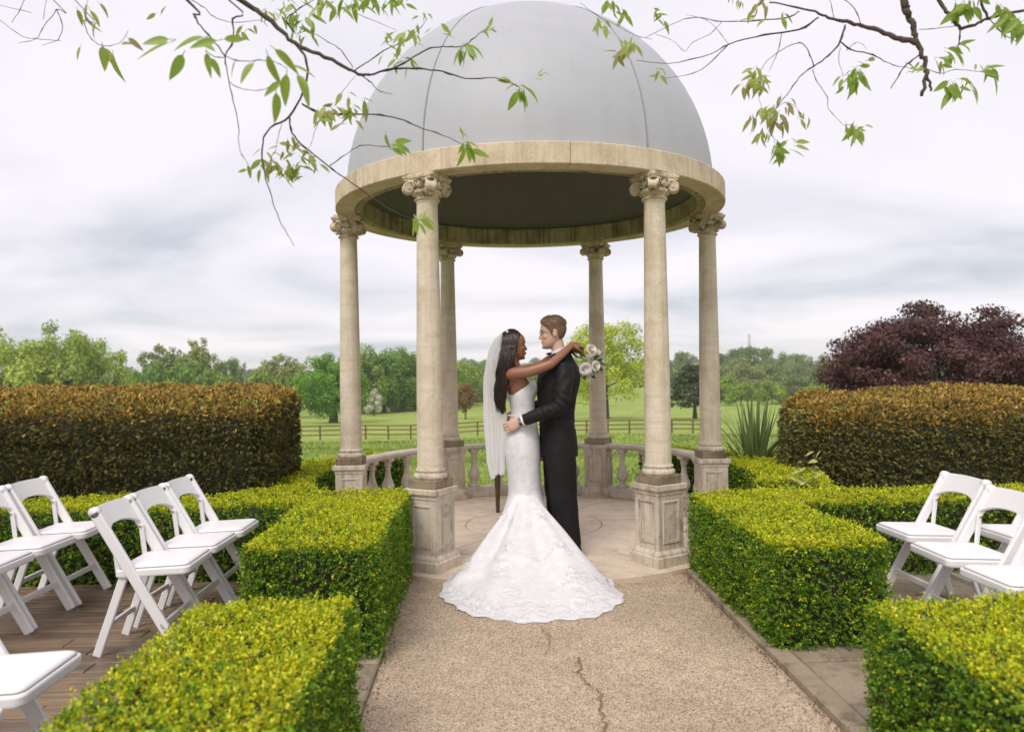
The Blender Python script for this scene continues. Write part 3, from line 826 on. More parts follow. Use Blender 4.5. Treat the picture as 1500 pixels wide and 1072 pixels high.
chair(-2.205, -2.475, rad(-1), 'white folding chair in the middle of the three beside the left hedge block', GL)
chair(-2.19, -2.075, rad(.6), 'white folding chair farthest back of the three beside the left hedge block', GL)
chair(-3.19, -2.02, rad(.5), 'white folding chair farthest back in the outer left row, near the yew hedge', GL)
chair(-3.20, -2.45, rad(-1), 'white folding chair cut by the left edge, second in the outer row', GL)
chair(-3.19, -2.88, rad(1), 'white folding chair at the left edge showing only its seat and front leg', GL)
chair(-2.10, -4.43, rad(1), 'white folding chair cut by the left edge, low beside the nearest hedge', GL)
chair(-2.10, -4.86, rad(0), 'white folding chair of which only a seat corner shows at the bottom left', GL)
chair(2.20, -2.60, rad(181), 'white folding chair farthest back of the inner right row, beside the hedge block', GR)
chair(2.105, -3.13, rad(178.5), 'white folding chair in the middle of the inner right row', GR)
chair(2.07, -3.61, rad(180), 'white folding chair nearest the camera on the right, above the nearest hedge', GR)
chair(2.73, -2.72, rad(180), 'white folding chair cut by the right edge, in the outer right row', GR)

# ------------------------------------------------------------------ carved table behind the couple
M['wood'] = plain('dark_carved_wood', (.085, .045, .022), .4, var=.5, scale=25, bmp=.4)
M['wood_top'] = plain('worn_gilt_edge', (.30, .235, .15), .5, var=.35, scale=30)
tb = empty('carved_table', (.0, .75, 0)); tag(tb, 'small dark carved wooden table behind the couple in the temple', 'table')
MB().box((0, 0, .60), (.36, .20, .013), bev=.006).build('table_top', M['wood_top'], tb)
MB().box((0, 0, .55), (.335, .18, .035), bev=.006).build('apron', M['wood'], tb)
leg = MB(); leg.lathe([(.017, 0), (.022, .01), (.018, .03), (.024, .2), (.031, .36), (.035, .40), (.022, .415), (.030, .43), (.034, .45), (.026, .47), (.024, .49), (.032, .505), (.032, .535)], 14)
for k in range(8):
    a = k * pi / 4; leg.tube([(.024 * cos(a), .024 * sin(a), .38), (.018 * cos(a), .018 * sin(a), .2), (.013 * cos(a), .013 * sin(a), .05)], [.005, .004, .002], 5)
for k in range(6):
    a = k * pi / 3; leg.ell((.03 * cos(a), .03 * sin(a), .52), (.012, .012, .02), n=8, m=5)
leg_me = leg.mesh('leg')
for sx in (-1, 1):
    for sy in (-1, 1): link('leg', leg_me, M['wood'], tb, (sx * .325, sy * .165, 0))
for s in (-1, 1):
    mb = MB()
    for k in range(5): mb.ell((s * (.336 + .004 * (k % 2)), -.17 + .01 * k, .50 + .022 * k), (.016, .02, .016), n=8, m=5)
    mb.build('carving', M['wood'], tb)

# ------------------------------------------------------------------ people
def skin_mat(name, a, b_, rough=.45):
    m, nt, b = mat_new(name)
    n = noise(nt, 14, 5, .6)
    nt.links.new(mix(nt, n.outputs[0], a, b_), b.inputs['Base Color'])
    b.inputs['Roughness'].default_value = rough; b.inputs['Subsurface Weight'].default_value = .12
    b.inputs['Subsurface Radius'].default_value = (.012, .005, .003); b.inputs['Subsurface Scale'].default_value = 1.0
    bump(nt, b, noise(nt, 220, 3).outputs[0], .12, .002)
    return m
M['skin_f'] = skin_mat('deep_brown_skin', (.27, .118, .066), (.33, .15, .088), .42)
M['skin_m'] = skin_mat('fair_skin', (.60, .36, .265), (.68, .43, .33), .5)
M['lip_f'] = plain('dark_rose_lips', (.20, .055, .05), .35); M['lip_m'] = plain('pale_lips', (.5, .24, .2), .5)
M['eye'] = plain('eye_white', (.42, .38, .35), .3); M['iris'] = plain('dark_iris', (.03, .02, .015), .2)
def hair_mat(name, a, b_, rough=.4, sc=(6, 6, 1.2), scale=40):
    m, nt, b = mat_new(name)
    n = noise(nt, scale, 5, .7, sc=sc)
    nt.links.new(ramp(nt, n.outputs[0], [(.3, a), (.7, b_)]).outputs[0], b.inputs['Base Color']); b.inputs['Roughness'].default_value = rough
    b.inputs['Specular IOR Level'].default_value = .5
    bump(nt, b, n.outputs[0], .6, .004); return m
M['hair_f'] = hair_mat('black_brown_hair', (.012, .008, .007), (.06, .036, .026), .30)
M['hair_m'] = hair_mat('short_brown_hair', (.115, .066, .036), (.25, .152, .085), .5, (3, 3, 3), 60)

HEAD = [(-.115, .062, .018, .020), (-.107, .078, .004, .034), (-.095, .086, -.012, .045), (-.075, .086, -.035, .056), (-.055, .086, -.055, .062),
        (-.03, .084, -.078, .067), (0, .082, -.094, .072), (.025, .089, -.100, .0745), (.055, .088, -.100, .075), (.08, .076, -.091, .068),
        (.1, .05, -.068, .05), (.112, .015, -.035, .026), (.1165, -.005, -.015, .008)]
def head_pt(i, ph, off=0.0):
    z, fx, bx, hw = HEAD[i]
    cx = (fx + bx) / 2; rx = (fx - bx) / 2 + off; w = hw + off
    c, s = cos(ph), sin(ph)
    e_ = .88
    return Vector((cx + rx * math.copysign(abs(c) ** e_, c), w * math.copysign(abs(s) ** e_, s), z + (off * (z / .115) if abs(z) > .06 else 0)))
def add_head(mb, T, sc, nose=1.0, lips=1.0, ears=True):
    n = 28; S = Matrix.Scale(sc, 4); Q = T @ S
    mb.loft([[Q @ head_pt(i, 2 * pi * j / n) for j in range(n)] for i in range(len(HEAD))], True, True)
    # nose: wedge from the bridge to the tip
    nz = []
    for z, x, w in ((.026, .088, .008), (.012, .089, .009), (-.005, .098 * 1.0, .0105), (-.020, .104 + .006 * nose, .0135), (-.030, .104 + .008 * nose, .016), (-.038, .098 + .003 * nose, .0165), (-.042, .088, .012)):
        nz.append([Q @ Vector(p) for p in ((x, 0, z), (x - .008, w * .8, z), (.07, w * 1.2, z), (.07, -w * 1.2, z), (x - .008, -w * .8, z))])
    mb.loft(nz, True, True)
    mb.ell(Q @ Vector((.083, 0, -.056)), (.013 * sc * lips, .023 * sc, .0075 * sc), T.to_3x3().to_4x4(), n=12, m=7)
    mb.ell(Q @ Vector((.081, 0, -.068)), (.013 * sc * lips, .020 * sc, .0075 * sc), T.to_3x3().to_4x4(), n=12, m=7)
    mb.ell(Q @ Vector((.077, 0, -.098)), (.015 * sc, .021 * sc, .014 * sc), T.to_3x3().to_4x4(), n=12, m=7)
    mb.ell(Q @ Vector((.080, 0, .028)), (.012 * sc, .048 * sc, .010 * sc), T.to_3x3().to_4x4(), n=12, m=7)   # brow ridge
    for s in (-1, 1):
        mb.ell(Q @ Vector((.052, s * .040, -.024)), (.026 * sc, .022 * sc, .022 * sc), T.to_3x3().to_4x4(), n=10, m=6)   # cheekbone
        if ears:
            E_ = T.to_3x3().to_4x4() @ Matrix.Rotation(s * .35, 4, 'Z') @ Matrix.Rotation(-.15, 4, 'Y')
            mb.ell(Q @ Vector((-.012, s * .075, -.006)), (.019 * sc, .0085 * sc, .031 * sc), E_, n=12, m=7)
def face_bits(T, sc, root, lipm, browm, lips=True, smile=0):
    Q = T @ Matrix.Scale(sc, 4); R3 = T.to_3x3().to_4x4()
    for s in (-1, 1):
        e_ = MB().ell(Q @ Vector((.0735, s * .031, .007)), (.0055 * sc, .0125 * sc, .0034 * sc), R3, n=12, m=7).build('eye', M['eye'], root)
        MB().ell(Q @ Vector((.0770, s * .033, .007)), (.003 * sc, .0058 * sc, .0044 * sc), R3, n=10, m=6).build('iris', M['iris'], e_)
        pts = [Q @ Vector((x, s * y, z)) for x, y, z in ((.0885, .012, .027), (.089, .024, .032), (.083, .038, .033), (.072, .051, .027))]
        MB().tube(pts, [.0022 * sc, .0034 * sc, .003 * sc, .0012 * sc], 6).build('eyebrow', browm, root)
        pts = [Q @ Vector((x, s * y, z)) for x, y, z in ((.080, .018, .012), (.082, .030, .0155), (.076, .043, .011))]
        MB().tube(pts, [.001 * sc, .002 * sc, .001 * sc], 5).build('eyelashes', M['iris'], root)
    if lips:
        mb = MB()
        mb.ell(Q @ Vector((.0905, 0, -.0555)), (.007 * sc, .019 * sc, .0050 * sc), R3, n=12, m=7)
        mb.ell(Q @ Vector((.0885, 0, -.0665)), (.007 * sc, .017 * sc, .0055 * sc), R3, n=12, m=7)
        mb.build('lips', lipm, root)
    if smile:
        pts = [Q @ Vector((x, -y, z)) for x, y, z in ((.0915, 0, -.0615), (.0895, .012, -.0610), (.082, .024, -.0565), (.073, .031, -.050))]
        MB().tube(pts, [.0022 * sc, .0022 * sc, .0018 * sc, .001 * sc], 5).build('lips', lipm, root)

def add_hand(mb, T, curl, side, thumb=(.55, .3), sc=1.0, spread=.06):
    """palm along +x from the wrist at the origin, back of the hand +z; side=+1 puts the thumb on +y"""
    Q = T @ Matrix.Scale(sc, 4)
    def pt(p): return Q @ Vector(p)
    rings = []
    for x, w, t in ((-.02, .026, .020), (.0, .028, .019), (.03, .037, .0165), (.06, .042, .0145), (.085, .041, .0125), (.094, .036, .009)):
        rings.append([pt((x, w * cos(2 * pi * j / 12), t * sin(2 * pi * j / 12))) for j in range(12)])
    mb.loft(rings, True, True)
    for k, (y, L, r) in enumerate(((.029, .070, .0088), (.0105, .079, .0092), (-.009, .073, .0088), (-.027, .057, .0078))):
        y *= side; p = np.array([.083, y, 0.]); ang = 0.0; yaw = side * spread * (1.5 - k)
        pts = [pt((.06, y, 0)), pt(p)]; rr = [r * sc, r * sc]
        for j, f_ in enumerate((.45, .3, .25)):
            ang += curl[j]
            p = p + np.array([cos(ang) * cos(yaw), sin(yaw) * cos(ang), -sin(ang)]) * L * f_
            pts.append(pt(p)); rr.append(r * sc * (.95 - .1 * j))
        mb.tube(pts, rr, 8)
    y = side * .026
    a, c_ = thumb
    p0 = (.012, y, -.004); p1 = (.030, side * .048, -.010); p2 = (.030 + .034 * cos(a), side * (.048 + .034 * sin(a)), -.014 - .01 * c_); p3 = (p2[0] + .026 * cos(a * .5), p2[1] + side * .026 * sin(a * .5), p2[2] - .012 * c_)
    mb.tube([pt(p0), pt(p1), pt(p2), pt(p3)], [.013 * sc, .0115 * sc, .0098 * sc, .008 * sc], 8)

def frame_from(x_dir, z_hint, o):
    x = Vector(x_dir).normalized(); z = Vector(z_hint); z = (z - x * z.dot(x)).normalized(); y = z.cross(x)
    m_ = Matrix((x, y, z)).transposed().to_4x4(); m_.translation = Vector(o); return m_

# ---- bride
BY = -1.20
bride = empty('person', (-.145, BY, 0)); tag(bride, 'woman in a white lace gown and long veil, arms round the man\'s neck', 'person', 'wedding couple')
def kid(o, root):
    o.parent = root; o.matrix_parent_inverse = root.matrix_world.inverted_safe(); o.location = o.location; return o
bpy.context.view_layer.update()
INV = Matrix.Translation((.145, -BY, 0))
def under(root, o, off):
    """keep world position of a mesh made in world coordinates"""
    o.parent = root; o.location = off; return o
BOFF = (.145, -BY, 0)
HB = frame_from((1, .10, -.02), (0.03, 0, 1), (-.208, BY, 1.640)); SB = .97
mb = MB(); add_head(mb, HB, SB, .9, 1.5, ears=False)
# neck and torso
def ring(cx, cy, z, rx, ry, n=24, tilt=0, yaw=0):
    o = []
    for j in range(n):
        a = 2 * pi * j / n; x, y = rx * cos(a), ry * sin(a)
        o.append((cx + x * cos(yaw) - y * sin(yaw), cy + x * sin(yaw) + y * cos(yaw), z + x * tilt))
    return o
mb.loft([ring(-.205, BY, 1.60, .044, .044), ring(-.215, BY, 1.55, .045, .046, tilt=.2), ring(-.218, BY, 1.50, .047, .050, tilt=.3), ring(-.212, BY, 1.465, .058, .075, tilt=.3), ring(-.205, BY, 1.43, .075, .125)], True, True)
mb.loft([ring(-.205, BY, 1.455, .055, .09), ring(-.200, BY, 1.43, .078, .150), ring(-.192, BY, 1.39, .094, .155), ring(-.178, BY, 1.34, .102, .142), ring(-.165, BY, 1.27, .097, .128),
         ring(-.150, BY, 1.18, .085, .114), ring(-.142, BY, 1.12, .083, .108), ring(-.148, BY, 1.02, .103, .133), ring(-.155, BY, .9, .128, .160), ring(-.15, BY, .8, .12, .15)], True, True)
for s in (-1, 1):
    mb.ell((-.115, BY + s * .060, 1.305), (.045, .052, .052), n=14, m=9)                      # bust
    mb.ell((-.245, BY + s * .07, 1.38), (.035, .055, .07), n=12, m=8)                         # shoulder blade
    mb.tube([(-.15, BY + s * .07, .86), (-.14, BY + s * .065, .5), (-.145, BY + s * .06, .1)], [.085, .055, .035], 14)
    mb.tube([(-.145, BY + s * .06, .11), (-.06, BY + s * .06, .03)], [.036, .028], 10)
# near arm over his shoulder
near = crom([(-.250, BY - .085, 1.395), (-.232, BY - .142, 1.420), (-.10, BY - .195, 1.438), (.035, BY - .215, 1.482), (.065, BY - .212, 1.497), (.15, BY - .165, 1.565), (.235, BY - .085, 1.637)], 5)
nr_ = np.interp(np.linspace(0, 1, len(near)), [0, .2, .3, .5, .65, .8, 1], [.035, .046, .044, .037, .036, .032, .0225])
mb.tube(near, list(nr_), 16)
mb.ell((-.222, BY - .140, 1.415), (.050, .045, .048), n=14, m=9)
far = crom([(-.225, BY + .09, 1.40), (-.205, BY + .142, 1.425), (-.09, BY + .205, 1.448), (.02, BY + .22, 1.49), (.13, BY + .16, 1.565), (.235, BY + .06, 1.615)], 5)
nr_ = np.interp(np.linspace(0, 1, len(far)), [0, .2, .3, .5, .65, .8, 1], [.035, .045, .043, .036, .035, .031, .0225])
mb.tube(far, list(nr_), 16)
mb.ell((-.205, BY + .142, 1.418), (.05, .045, .048), n=14, m=9)
TN = frame_from((.075, .058, .000), (.35, -.45, .85), (.237, BY - .083, 1.639))
add_hand(mb, TN, (.55, .75, .45), -1, (.5, .6), .95)
TF = frame_from((.075, -.02, -.02), (.2, .5, .8), (.24, BY + .058, 1.612))
add_hand(mb, TF, (.7, .8, .5), 1, (.5, .6), .93)
body = mb.fuse('body', M['skin_f'], bride, .0042, 5); body.location = BOFF
grp = empty('face', BOFF, bride) if False else None
class Shift:
    """builds parts given in world coordinates under a root"""
    def __init__(s, root, off): s.root, s.off = root, off
_fb = []
def world_under(root, off, fn):
    before = set(bpy.data.objects); fn(); 
    for o in set(bpy.data.objects) - before:
        if o.parent is root: o.location = Vector(o.location) + Vector(off)
world_under(bride, BOFF, lambda: face_bits(HB, SB, bride, M['lip_f'], M['iris'], True))

# hair: cap, falling wavy mass, separate locks
def hair_cap(T, sc, keep, off):
    n = 88; Q = T @ Matrix.Scale(sc, 4); V = []; F = []
    lv = []
    for i in range(len(HEAD) - 1):
        for k in range(7):
            lv.append((i, k / 7))
    lv.append((len(HEAD) - 1, 0))
    P = []
    for (i, t) in lv:
        row = []
        for j in range(n):
            ph = 2 * pi * j / n
            a = head_pt(i, ph, 0); b_ = head_pt(min(i + 1, len(HEAD) - 1), ph, 0); p = a.lerp(b_, t)
            row.append(p)
        P.append(row)
    mb_ = MB(); ids = {}
    for i, row in enumerate(P):
        for j, p in enumerate(row):
            d = Vector((p.x + .01, p.y, max(p.z, -.02) * 1.0)).normalized()
            k = off(p); ids[i, j] = len(V); V.append(Q @ (p + d * k))
    for i in range(len(P) - 1):
        for j in range(n):
            j2 = (j + 1) % n
            if all(keep(P[a][b_]) for a, b_ in ((i, j), (i, j2), (i + 1, j), (i + 1, j2))):
                F.append((ids[i, j], ids[i, j2], ids[i + 1, j2], ids[i + 1, j]))
    top = [ids[len(P) - 1, j] for j in range(n)]; F.append(top)
    mb_.add(V, F, True); return mb_
def bkeep(p): return p.x < .020 + max(0, p.z - .03) * .45 and not (p.x > .0 and p.z < -.06)
def boff(p):
    m_ = .030 + max(0, p.z - .03) * .45 - p.x
    return (.004 + .003 * max(0, p.z / .1)) * max(.1, min(1, m_ / .035))
hairb = empty('hair_tmp')
bpy.data.objects.remove(hairb)
hb = hair_cap(HB, SB, bkeep, boff)
def wave(t, ph): return sin(t * 15 + ph) * .010 * min(1, t * 2)
# one mass
path_ = crom([(-.235, BY - .020, 1.66), (-.258, BY - .075, 1.59), (-.272, BY - .10, 1.50), (-.306, BY - .095, 1.40), (-.322, BY - .09, 1.28), (-.320, BY - .09, 1.18), (-.318, BY - .085, 1.115)], 5)
rr_ = np.interp(np.linspace(0, 1, len(path_)), [0, .15, .35, .6, .85, 1], [.030, .055, .052, .042, .028, .012])
hb.tube([p + Vector((wave(i / 30, 0), 0, 0)) for i, p in enumerate(path_)], list(rr_), 16, flat=.85)
path2 = crom([(-.235, BY + .02, 1.66), (-.280, BY + .02, 1.58), (-.305, BY + .0, 1.48), (-.312, BY - .02, 1.36), (-.315, BY - .03, 1.22)], 5)
hb.tube(path2, list(np.interp(np.linspace(0, 1, len(path2)), [0, .3, 1], [.03, .055, .015])), 14)
hair = hb.build('hair', M['hair_f'], bride); hair.location = BOFF
lk = MB(); rl = random.Random(3)
for k in range(420):
    ph = rl.uniform(0, 6.28); frq = rl.uniform(1.6, 2.4); x0 = rl.uniform(-.095, .035); sd_ = -1 if rl.random() < .8 else 1
    HS = HB @ Matrix.Scale(SB, 4)
    top_z = .112 - max(0, x0) * .5 - max(0, -x0 - .04) * .55
    j_ = rl.uniform(0, .004)
    pts = [HS @ Vector((x0, sd_ * rl.uniform(.0, .02), top_z + .018 + j_)), HS @ Vector((x0 - .006, sd_ * (.060 + j_), .106 - abs(x0) * .25 + j_)), HS @ Vector((min(x0, .026) - .010, sd_ * (.091 + j_), .050)), HS @ Vector((min(x0, .020) - .018, sd_ * (.097 + j_), -.005))]
    ofx, ofy = np.interp(x0, [-.095, .035], [-.050, .050]) + rl.uniform(-.012, .012), rl.uniform(-.045, -.02) if sd_ < 0 else rl.uniform(0, .06)
    ln = rl.uniform(.62, 1.0)
    for i in range(4, 17):
        t = (i - 1.2) / 15 * ln
        idx = t * (len(path_) - 1); b_ = path_[int(idx)].lerp(path_[min(int(idx) + 1, len(path_) - 1)], idx % 1)
        shrink = np.interp(t, [0, .3, .6, 1], [1.1, 1.0, .78, .45])
        pts.append(b_ + Vector((ofx * shrink + sin(t * 6.28 * frq + ph * .35) * .015 * min(1, t * 2.5), ofy * shrink - .01 + cos(t * 6.28 * frq + ph) * .006, 0)))
    pts = crom(pts, 2)
    lk.tube(pts, list(np.interp(np.linspace(0, 1, len(pts)), [0, .15, .7, 1], [.002, .0031, .0028, .0007])), 4)
lo = lk.build('hair_locks', M['hair_f'], hair)

# gown
m, nt, b = mat_new('ivory_lace')
tcn = nd(nt, 'ShaderNodeTexCoord')
v1 = nd(nt, 'ShaderNodeTexVoronoi'); v1.feature = 'DISTANCE_TO_EDGE'; v1.inputs['Scale'].default_value = 55; nt.links.new(tcn.outputs['Object'], v1.inputs['Vector'])
n1 = noise(nt, 16, 5, .6)
lace = ramp(nt, v1.outputs['Distance'], [(.02, (1,) * 3), (.12, (0,) * 3)]).outputs[0]
fl = ramp(nt, n1.outputs[0], [(.5, (0,) * 3), (.56, (1,) * 3)]).outputs[0]
k_ = mix(nt, fl, lace, (1, 1, 1))
c = mix(nt, k_, (.685, .668, .672), (.745, .732, .735))
nt.links.new(c, b.inputs['Base Color']); b.inputs['Roughness'].default_value = .7; b.inputs['Sheen Weight'].default_value = .15
sm = nd(nt, 'ShaderNodeSeparateColor'); nt.links.new(k_, sm.inputs[0]); bump(nt, b, sm.outputs[0], .25, .002)
M['lace'] = m
M['applique'] = plain('white_lace_applique', (.80, .787, .79), .65, var=.02, scale=40, bmp=.1, bscale=150)
HEM_A = [-180, -160, -140, -121.4, -105, -91.5, -76.6, -61.7, -45, -22, 0, 45, 90, 135, 180]
HEM_R = [.34, .40, .66, 1.15, 1.385, 1.47, 1.43, 1.22, .64, .38, .30, .26, .24, .28, .36]
def hem(th):
    d = (math.degrees(th) + 180) % 360 - 180
    return float(np.interp(d, HEM_A, HEM_R))
# smooth the table
_t = [hem(2 * pi * j / 360) for j in range(360)]
_t = [np.mean([_t[(j + k) % 360] for k in range(-9, 10)]) for j in range(360)]
def hem(th): 
    f_ = (math.degrees(th) % 360); i = int(f_); return _t[i % 360] * (1 - f_ % 1) + _t[(i + 1) % 360] * (f_ % 1)
KX, KZ = -.138, .50
UP = [(1.30, -.168, .106, .137), (1.26, -.163, .106, .136), (1.21, -.155, .100, .128), (1.16, -.148, .095, .121), (1.11, -.144, .094, .119), (1.06, -.147, .104, .130), (1.00, -.151, .117, .147),
      (.94, -.155, .132, .163), (.88, -.156, .139, .170), (.80, -.154, .140, .171), (.70, -.149, .133, .162), (.60, -.143, .128, .153), (KZ, KX, .130, .152)]
ND = 220
def train_z(s): return KZ * (1 - s) ** 1.32
def gown_pt(t, th):
    """t in 0..1 body, 1..2 skirt"""
    if t <= 1:
        f_ = t * (len(UP) - 1); i = min(int(f_), len(UP) - 2); w = f_ - i
        z, cx, rx, ry = [UP[i][k] * (1 - w) + UP[i + 1][k] * w for k in range(4)]
        if t == 0 or i == 0:
            top = interp(((math.degrees(th) + 180) % 360) - 180, [-180, -120, -80, -45, -20, 0, 20, 45, 80, 120, 180], [1.245, 1.262, 1.31, 1.362, 1.372, 1.345, 1.372, 1.362, 1.31, 1.262, 1.245])
            z = top * (1 - w) + UP[1][0] * w if top > UP[1][0] else UP[1][0] + (top - UP[1][0]) * (1 - w) 
        bx = 0
        if z > 1.18 and cos(th) > 0:   # bust
            bx = .036 * math.exp(-((z - 1.305) / .06) ** 2) * max(0, cos(th)) ** .5
        r_ = 1.0
        return Vector((cx + (rx + bx) * cos(th), BY + ry * sin(th), z))
    s = t - 1
    h = hem(th); r0x, r0y = .130, .152
    r0 = r0x * r0y / math.sqrt((r0y * cos(th)) ** 2 + (r0x * sin(th)) ** 2)
    g = .22 * s + .78 * s ** 1.3
    r = r0 + (h - r0) * g
    long = min(1, (h - .25) / .9)
    fold = sin(th * 11 + 1.0 + 1.5 * sin(th * 3)) * .75 + sin(th * 6 + 2 + s * 1.2) * .5 + sin(th * 23 + s) * .3
    z = train_z(s) + long * fold * .050 * max(0, sin(min(1, s * 1.02) * pi)) ** 2 * (1 - .35 * s)
    r *= 1 + .012 * fold * s
    if s > .8: r *= 1 + .012 * sin(th * 60) * (s - .8) / .2 + .010 * sin(th * 23 + 1) * (s - .8) / .2
    x, y = KX + r * cos(th), BY + r * sin(th)
    fl_ = 0.0 if y > -1.93 else (-.03 if y < -2.0 else -.03 * (-1.93 - y) / .07)
    return Vector((x, y, fl_ * min(1, s * 1.4) + max(z, 0) + .012 * min(1, s * 5) - .009 * s ** 3 + .004 * long * max(0, fold) * s ** 6 + 0))
TS = [i / 40 for i in range(41)] + [1 + i / 60 for i in range(1, 61)]
V = []
for t in TS:
    for j in range(ND): V.append(gown_pt(t, 2 * pi * j / ND)[:])
nT = len(TS)
I = np.arange(nT * ND).reshape(nT, ND)
F = np.stack([I[:-1], np.roll(I[:-1], -1, 1), np.roll(I[1:], -1, 1), I[1:]], -1).reshape(-1, 4)
gown = link('wedding_gown', np_mesh('wedding_gown', V, F, True), M['lace'], bride, BOFF)
# lace flowers laid on the gown
ra = random.Random(5); PV = []; PA = []; PN = []; PL = []; PW = []
def g_frame(t, th):
    p = gown_pt(t, th); du = gown_pt(min(t + .01, 2), th) - gown_pt(max(t - .01, 0.01), th); dv = gown_pt(t, th + .02) - gown_pt(t, th - .02)
    nn = dv.cross(du); nn.normalize()
    if nn.z < 0 and t > 1: nn = -nn
    if t <= 1 and (p - Vector((KX, BY, p.z))).dot(nn) < 0: nn = -nn
    du.normalize(); dv.normalize(); return p, du, dv, nn
def petals(p, du, dv, nn, size, k, a0):
    for i in range(k):
        a = a0 + 2 * pi * i / k + ra.uniform(-.2, .2)
        ax = du * cos(a) + dv * sin(a)
        PV.append(p + nn * .002 + ax * size * .1); PA.append(ax + nn * ra.uniform(.0, .05)); PN.append(nn); PL.append(size * ra.uniform(.8, 1.15)); PW.append(size * ra.uniform(.42, .6))
def spray(t, th, size, n):
    a = ra.uniform(0, 6.28)
    for i in range(n):
        tt = min(1.97, max(.03, t + cos(a) * i * size * .38)); hh = th + sin(a) * i * size * .75
        a += ra.uniform(-.5, .5)
        p, du, dv, nn = g_frame(tt, hh)
        if i % 3 == 0: petals(p, du, dv, nn, size * ra.uniform(.8, 1.2), 6, ra.uniform(0, 6))
        else:
            for sg in (-1, 1):
                ax = du * cos(a + sg * .8) + dv * sin(a + sg * .8)
                PV.append(p + nn * .002); PA.append(ax + nn * .03); PN.append(nn); PL.append(size * ra.uniform(.7, 1.1)); PW.append(size * .38)
for k in range(64):
    th = rad(ra.uniform(-150, -30)); s = 1 - ra.random() ** 1.7 * .8
    spray(1 + s * .95, th, ra.uniform(.020, .034), ra.randint(4, 10))
for k in range(200):
    th = rad(-91 + ra.gauss(0, 26)); s = ra.uniform(.86, .975)
    spray(1 + s, th, ra.uniform(.016, .026), ra.randint(2, 4))
for k in range(420):
    th = ra.uniform(-pi, pi); t = ra.uniform(.12, 1.12)
    p, du, dv, nn = g_frame(t, th); petals(p, du, dv, nn, ra.uniform(.009, .019), 5, ra.uniform(0, 6))
# scalloped hem edge
for k in range(520):
    th = rad(-175 + 350 * k / 520 + 5 - 180 + 90)
    p, du, dv, nn = g_frame(1.985, th)
    PV.append(p + nn * .002); PA.append(du + nn * .05 + dv * ra.uniform(-.3, .3)); PN.append(nn); PL.append(ra.uniform(.016, .034)); PW.append(.018)
V, F = leaf_quads(np.array([v[:] for v in PV]), np.array([v[:] for v in PA]), np.array([v[:] for v in PN]), np.array(PL), np.array(PW), .0)
ap = link('lace_flowers', np_mesh('lace_flowers', V, F), M['applique'], gown); ap['kind'] = 'stuff'
# straps
mbs = MB()
for s in (-1, 1):
    mbs.tube(crom([(-.258, BY + s * .075, 1.245), (-.284, BY + s * .098, 1.31), (-.278, BY + s * .112, 1.39), (-.238, BY + s * .118, 1.458), (-.185, BY + s * .115, 1.455), (-.125, BY + s * .09, 1.40), (-.088, BY + s * .075, 1.345)], 5), .0045, 6)
st_ = mbs.build('shoulder_straps', M['applique'], gown)

# veil
m, nt, b = mat_new('sheer_veil')
nt.nodes.remove(b)
df = nd(nt, 'ShaderNodeBsdfDiffuse'); df.inputs[0].default_value = (.95, .94, .94, 1); tl = nd(nt, 'ShaderNodeBsdfTranslucent'); tl.inputs[0].default_value = (.95, .94, .94, 1)
ta = nd(nt, 'ShaderNodeBsdfTransparent'); m1 = nd(nt, 'ShaderNodeMixShader'); m1.inputs[0].default_value = .5
nt.links.new(df.outputs[0], m1.inputs[1]); nt.links.new(tl.outputs[0], m1.inputs[2])
m2_ = nd(nt, 'ShaderNodeMixShader'); wv = noise(nt, 6, 4, .6, sc=(9, 9, .5))
fr = ramp(nt, wv.outputs[0], [(.3, (.58,) * 3), (.7, (.88,) * 3)]).outputs[0]
nt.links.new(fr, m2_.inputs[0]); nt.links.new(ta.outputs[0], m2_.inputs[1]); nt.links.new(m1.outputs[0], m2_.inputs[2])
nt.links.new(m2_.outputs[0], nt.nodes['Material Output'].inputs[0]); M['veil'] = m
NU, NS = 90, 50; V = []
for i in range(NS + 1):
    t = i / NS
    z = 1.735 - t * (1.735 - .655)
    xl = interp(z, [.6, .78, 1.1, 1.41, 1.6, 1.70, 1.74], [-.375, -.42, -.442, -.438, -.405, -.355, -.30])
    xr = interp(z, [.6, .78, 1.1, 1.41, 1.6, 1.70, 1.74], [-.305, -.300, -.285, -.325, -.325, -.305, -.28])
    hw = interp(z, [.6, 1.0, 1.5, 1.70, 1.74], [.15, .165, .135, .085, .03])
    for j in range(NU + 1):
        u = -1 + 2 * j / NU
        amp = .013 * min(1, t * 2.5 + .12)
        fo = sin(u * 17 + t * 1.0) * amp + sin(u * 31 + 1.3 + t) * amp * .5
        x = xl + (xr - xl) * abs(u) ** 1.6 + fo
        y = BY + .015 + u * hw * (.55 if u < 0 else 1) + cos(u * 17) * amp * .6
        zz = z + (.05 * (abs(u)) * t - .05 * t) + .012 * sin(u * 9) * t
        V.append((x, y, zz))
I = np.arange((NS + 1) * (NU + 1)).reshape(NS + 1, NU + 1)
F = np.stack([I[:-1, :-1], I[:-1, 1:], I[1:, 1:], I[1:, :-1]], -1).reshape(-1, 4)
link('veil', np_mesh('veil', V, F, True), M['veil'], bride, BOFF)
mbe = MB()
for k in range(5): mbe.ell((-.262, BY - .06 + .02 * k, 1.752 - .004 * abs(k - 2)), (.010, .009, .008), n=8, m=5)
world_under(bride, BOFF, lambda: mbe.build('hair_comb', M['applique'], bride))
world_under(bride, BOFF, lambda: MB().ell(HB @ Vector((-.006, -.078, -.035)), (.004, .004, .008), n=8, m=5).build('earring', M['applique'], bride))

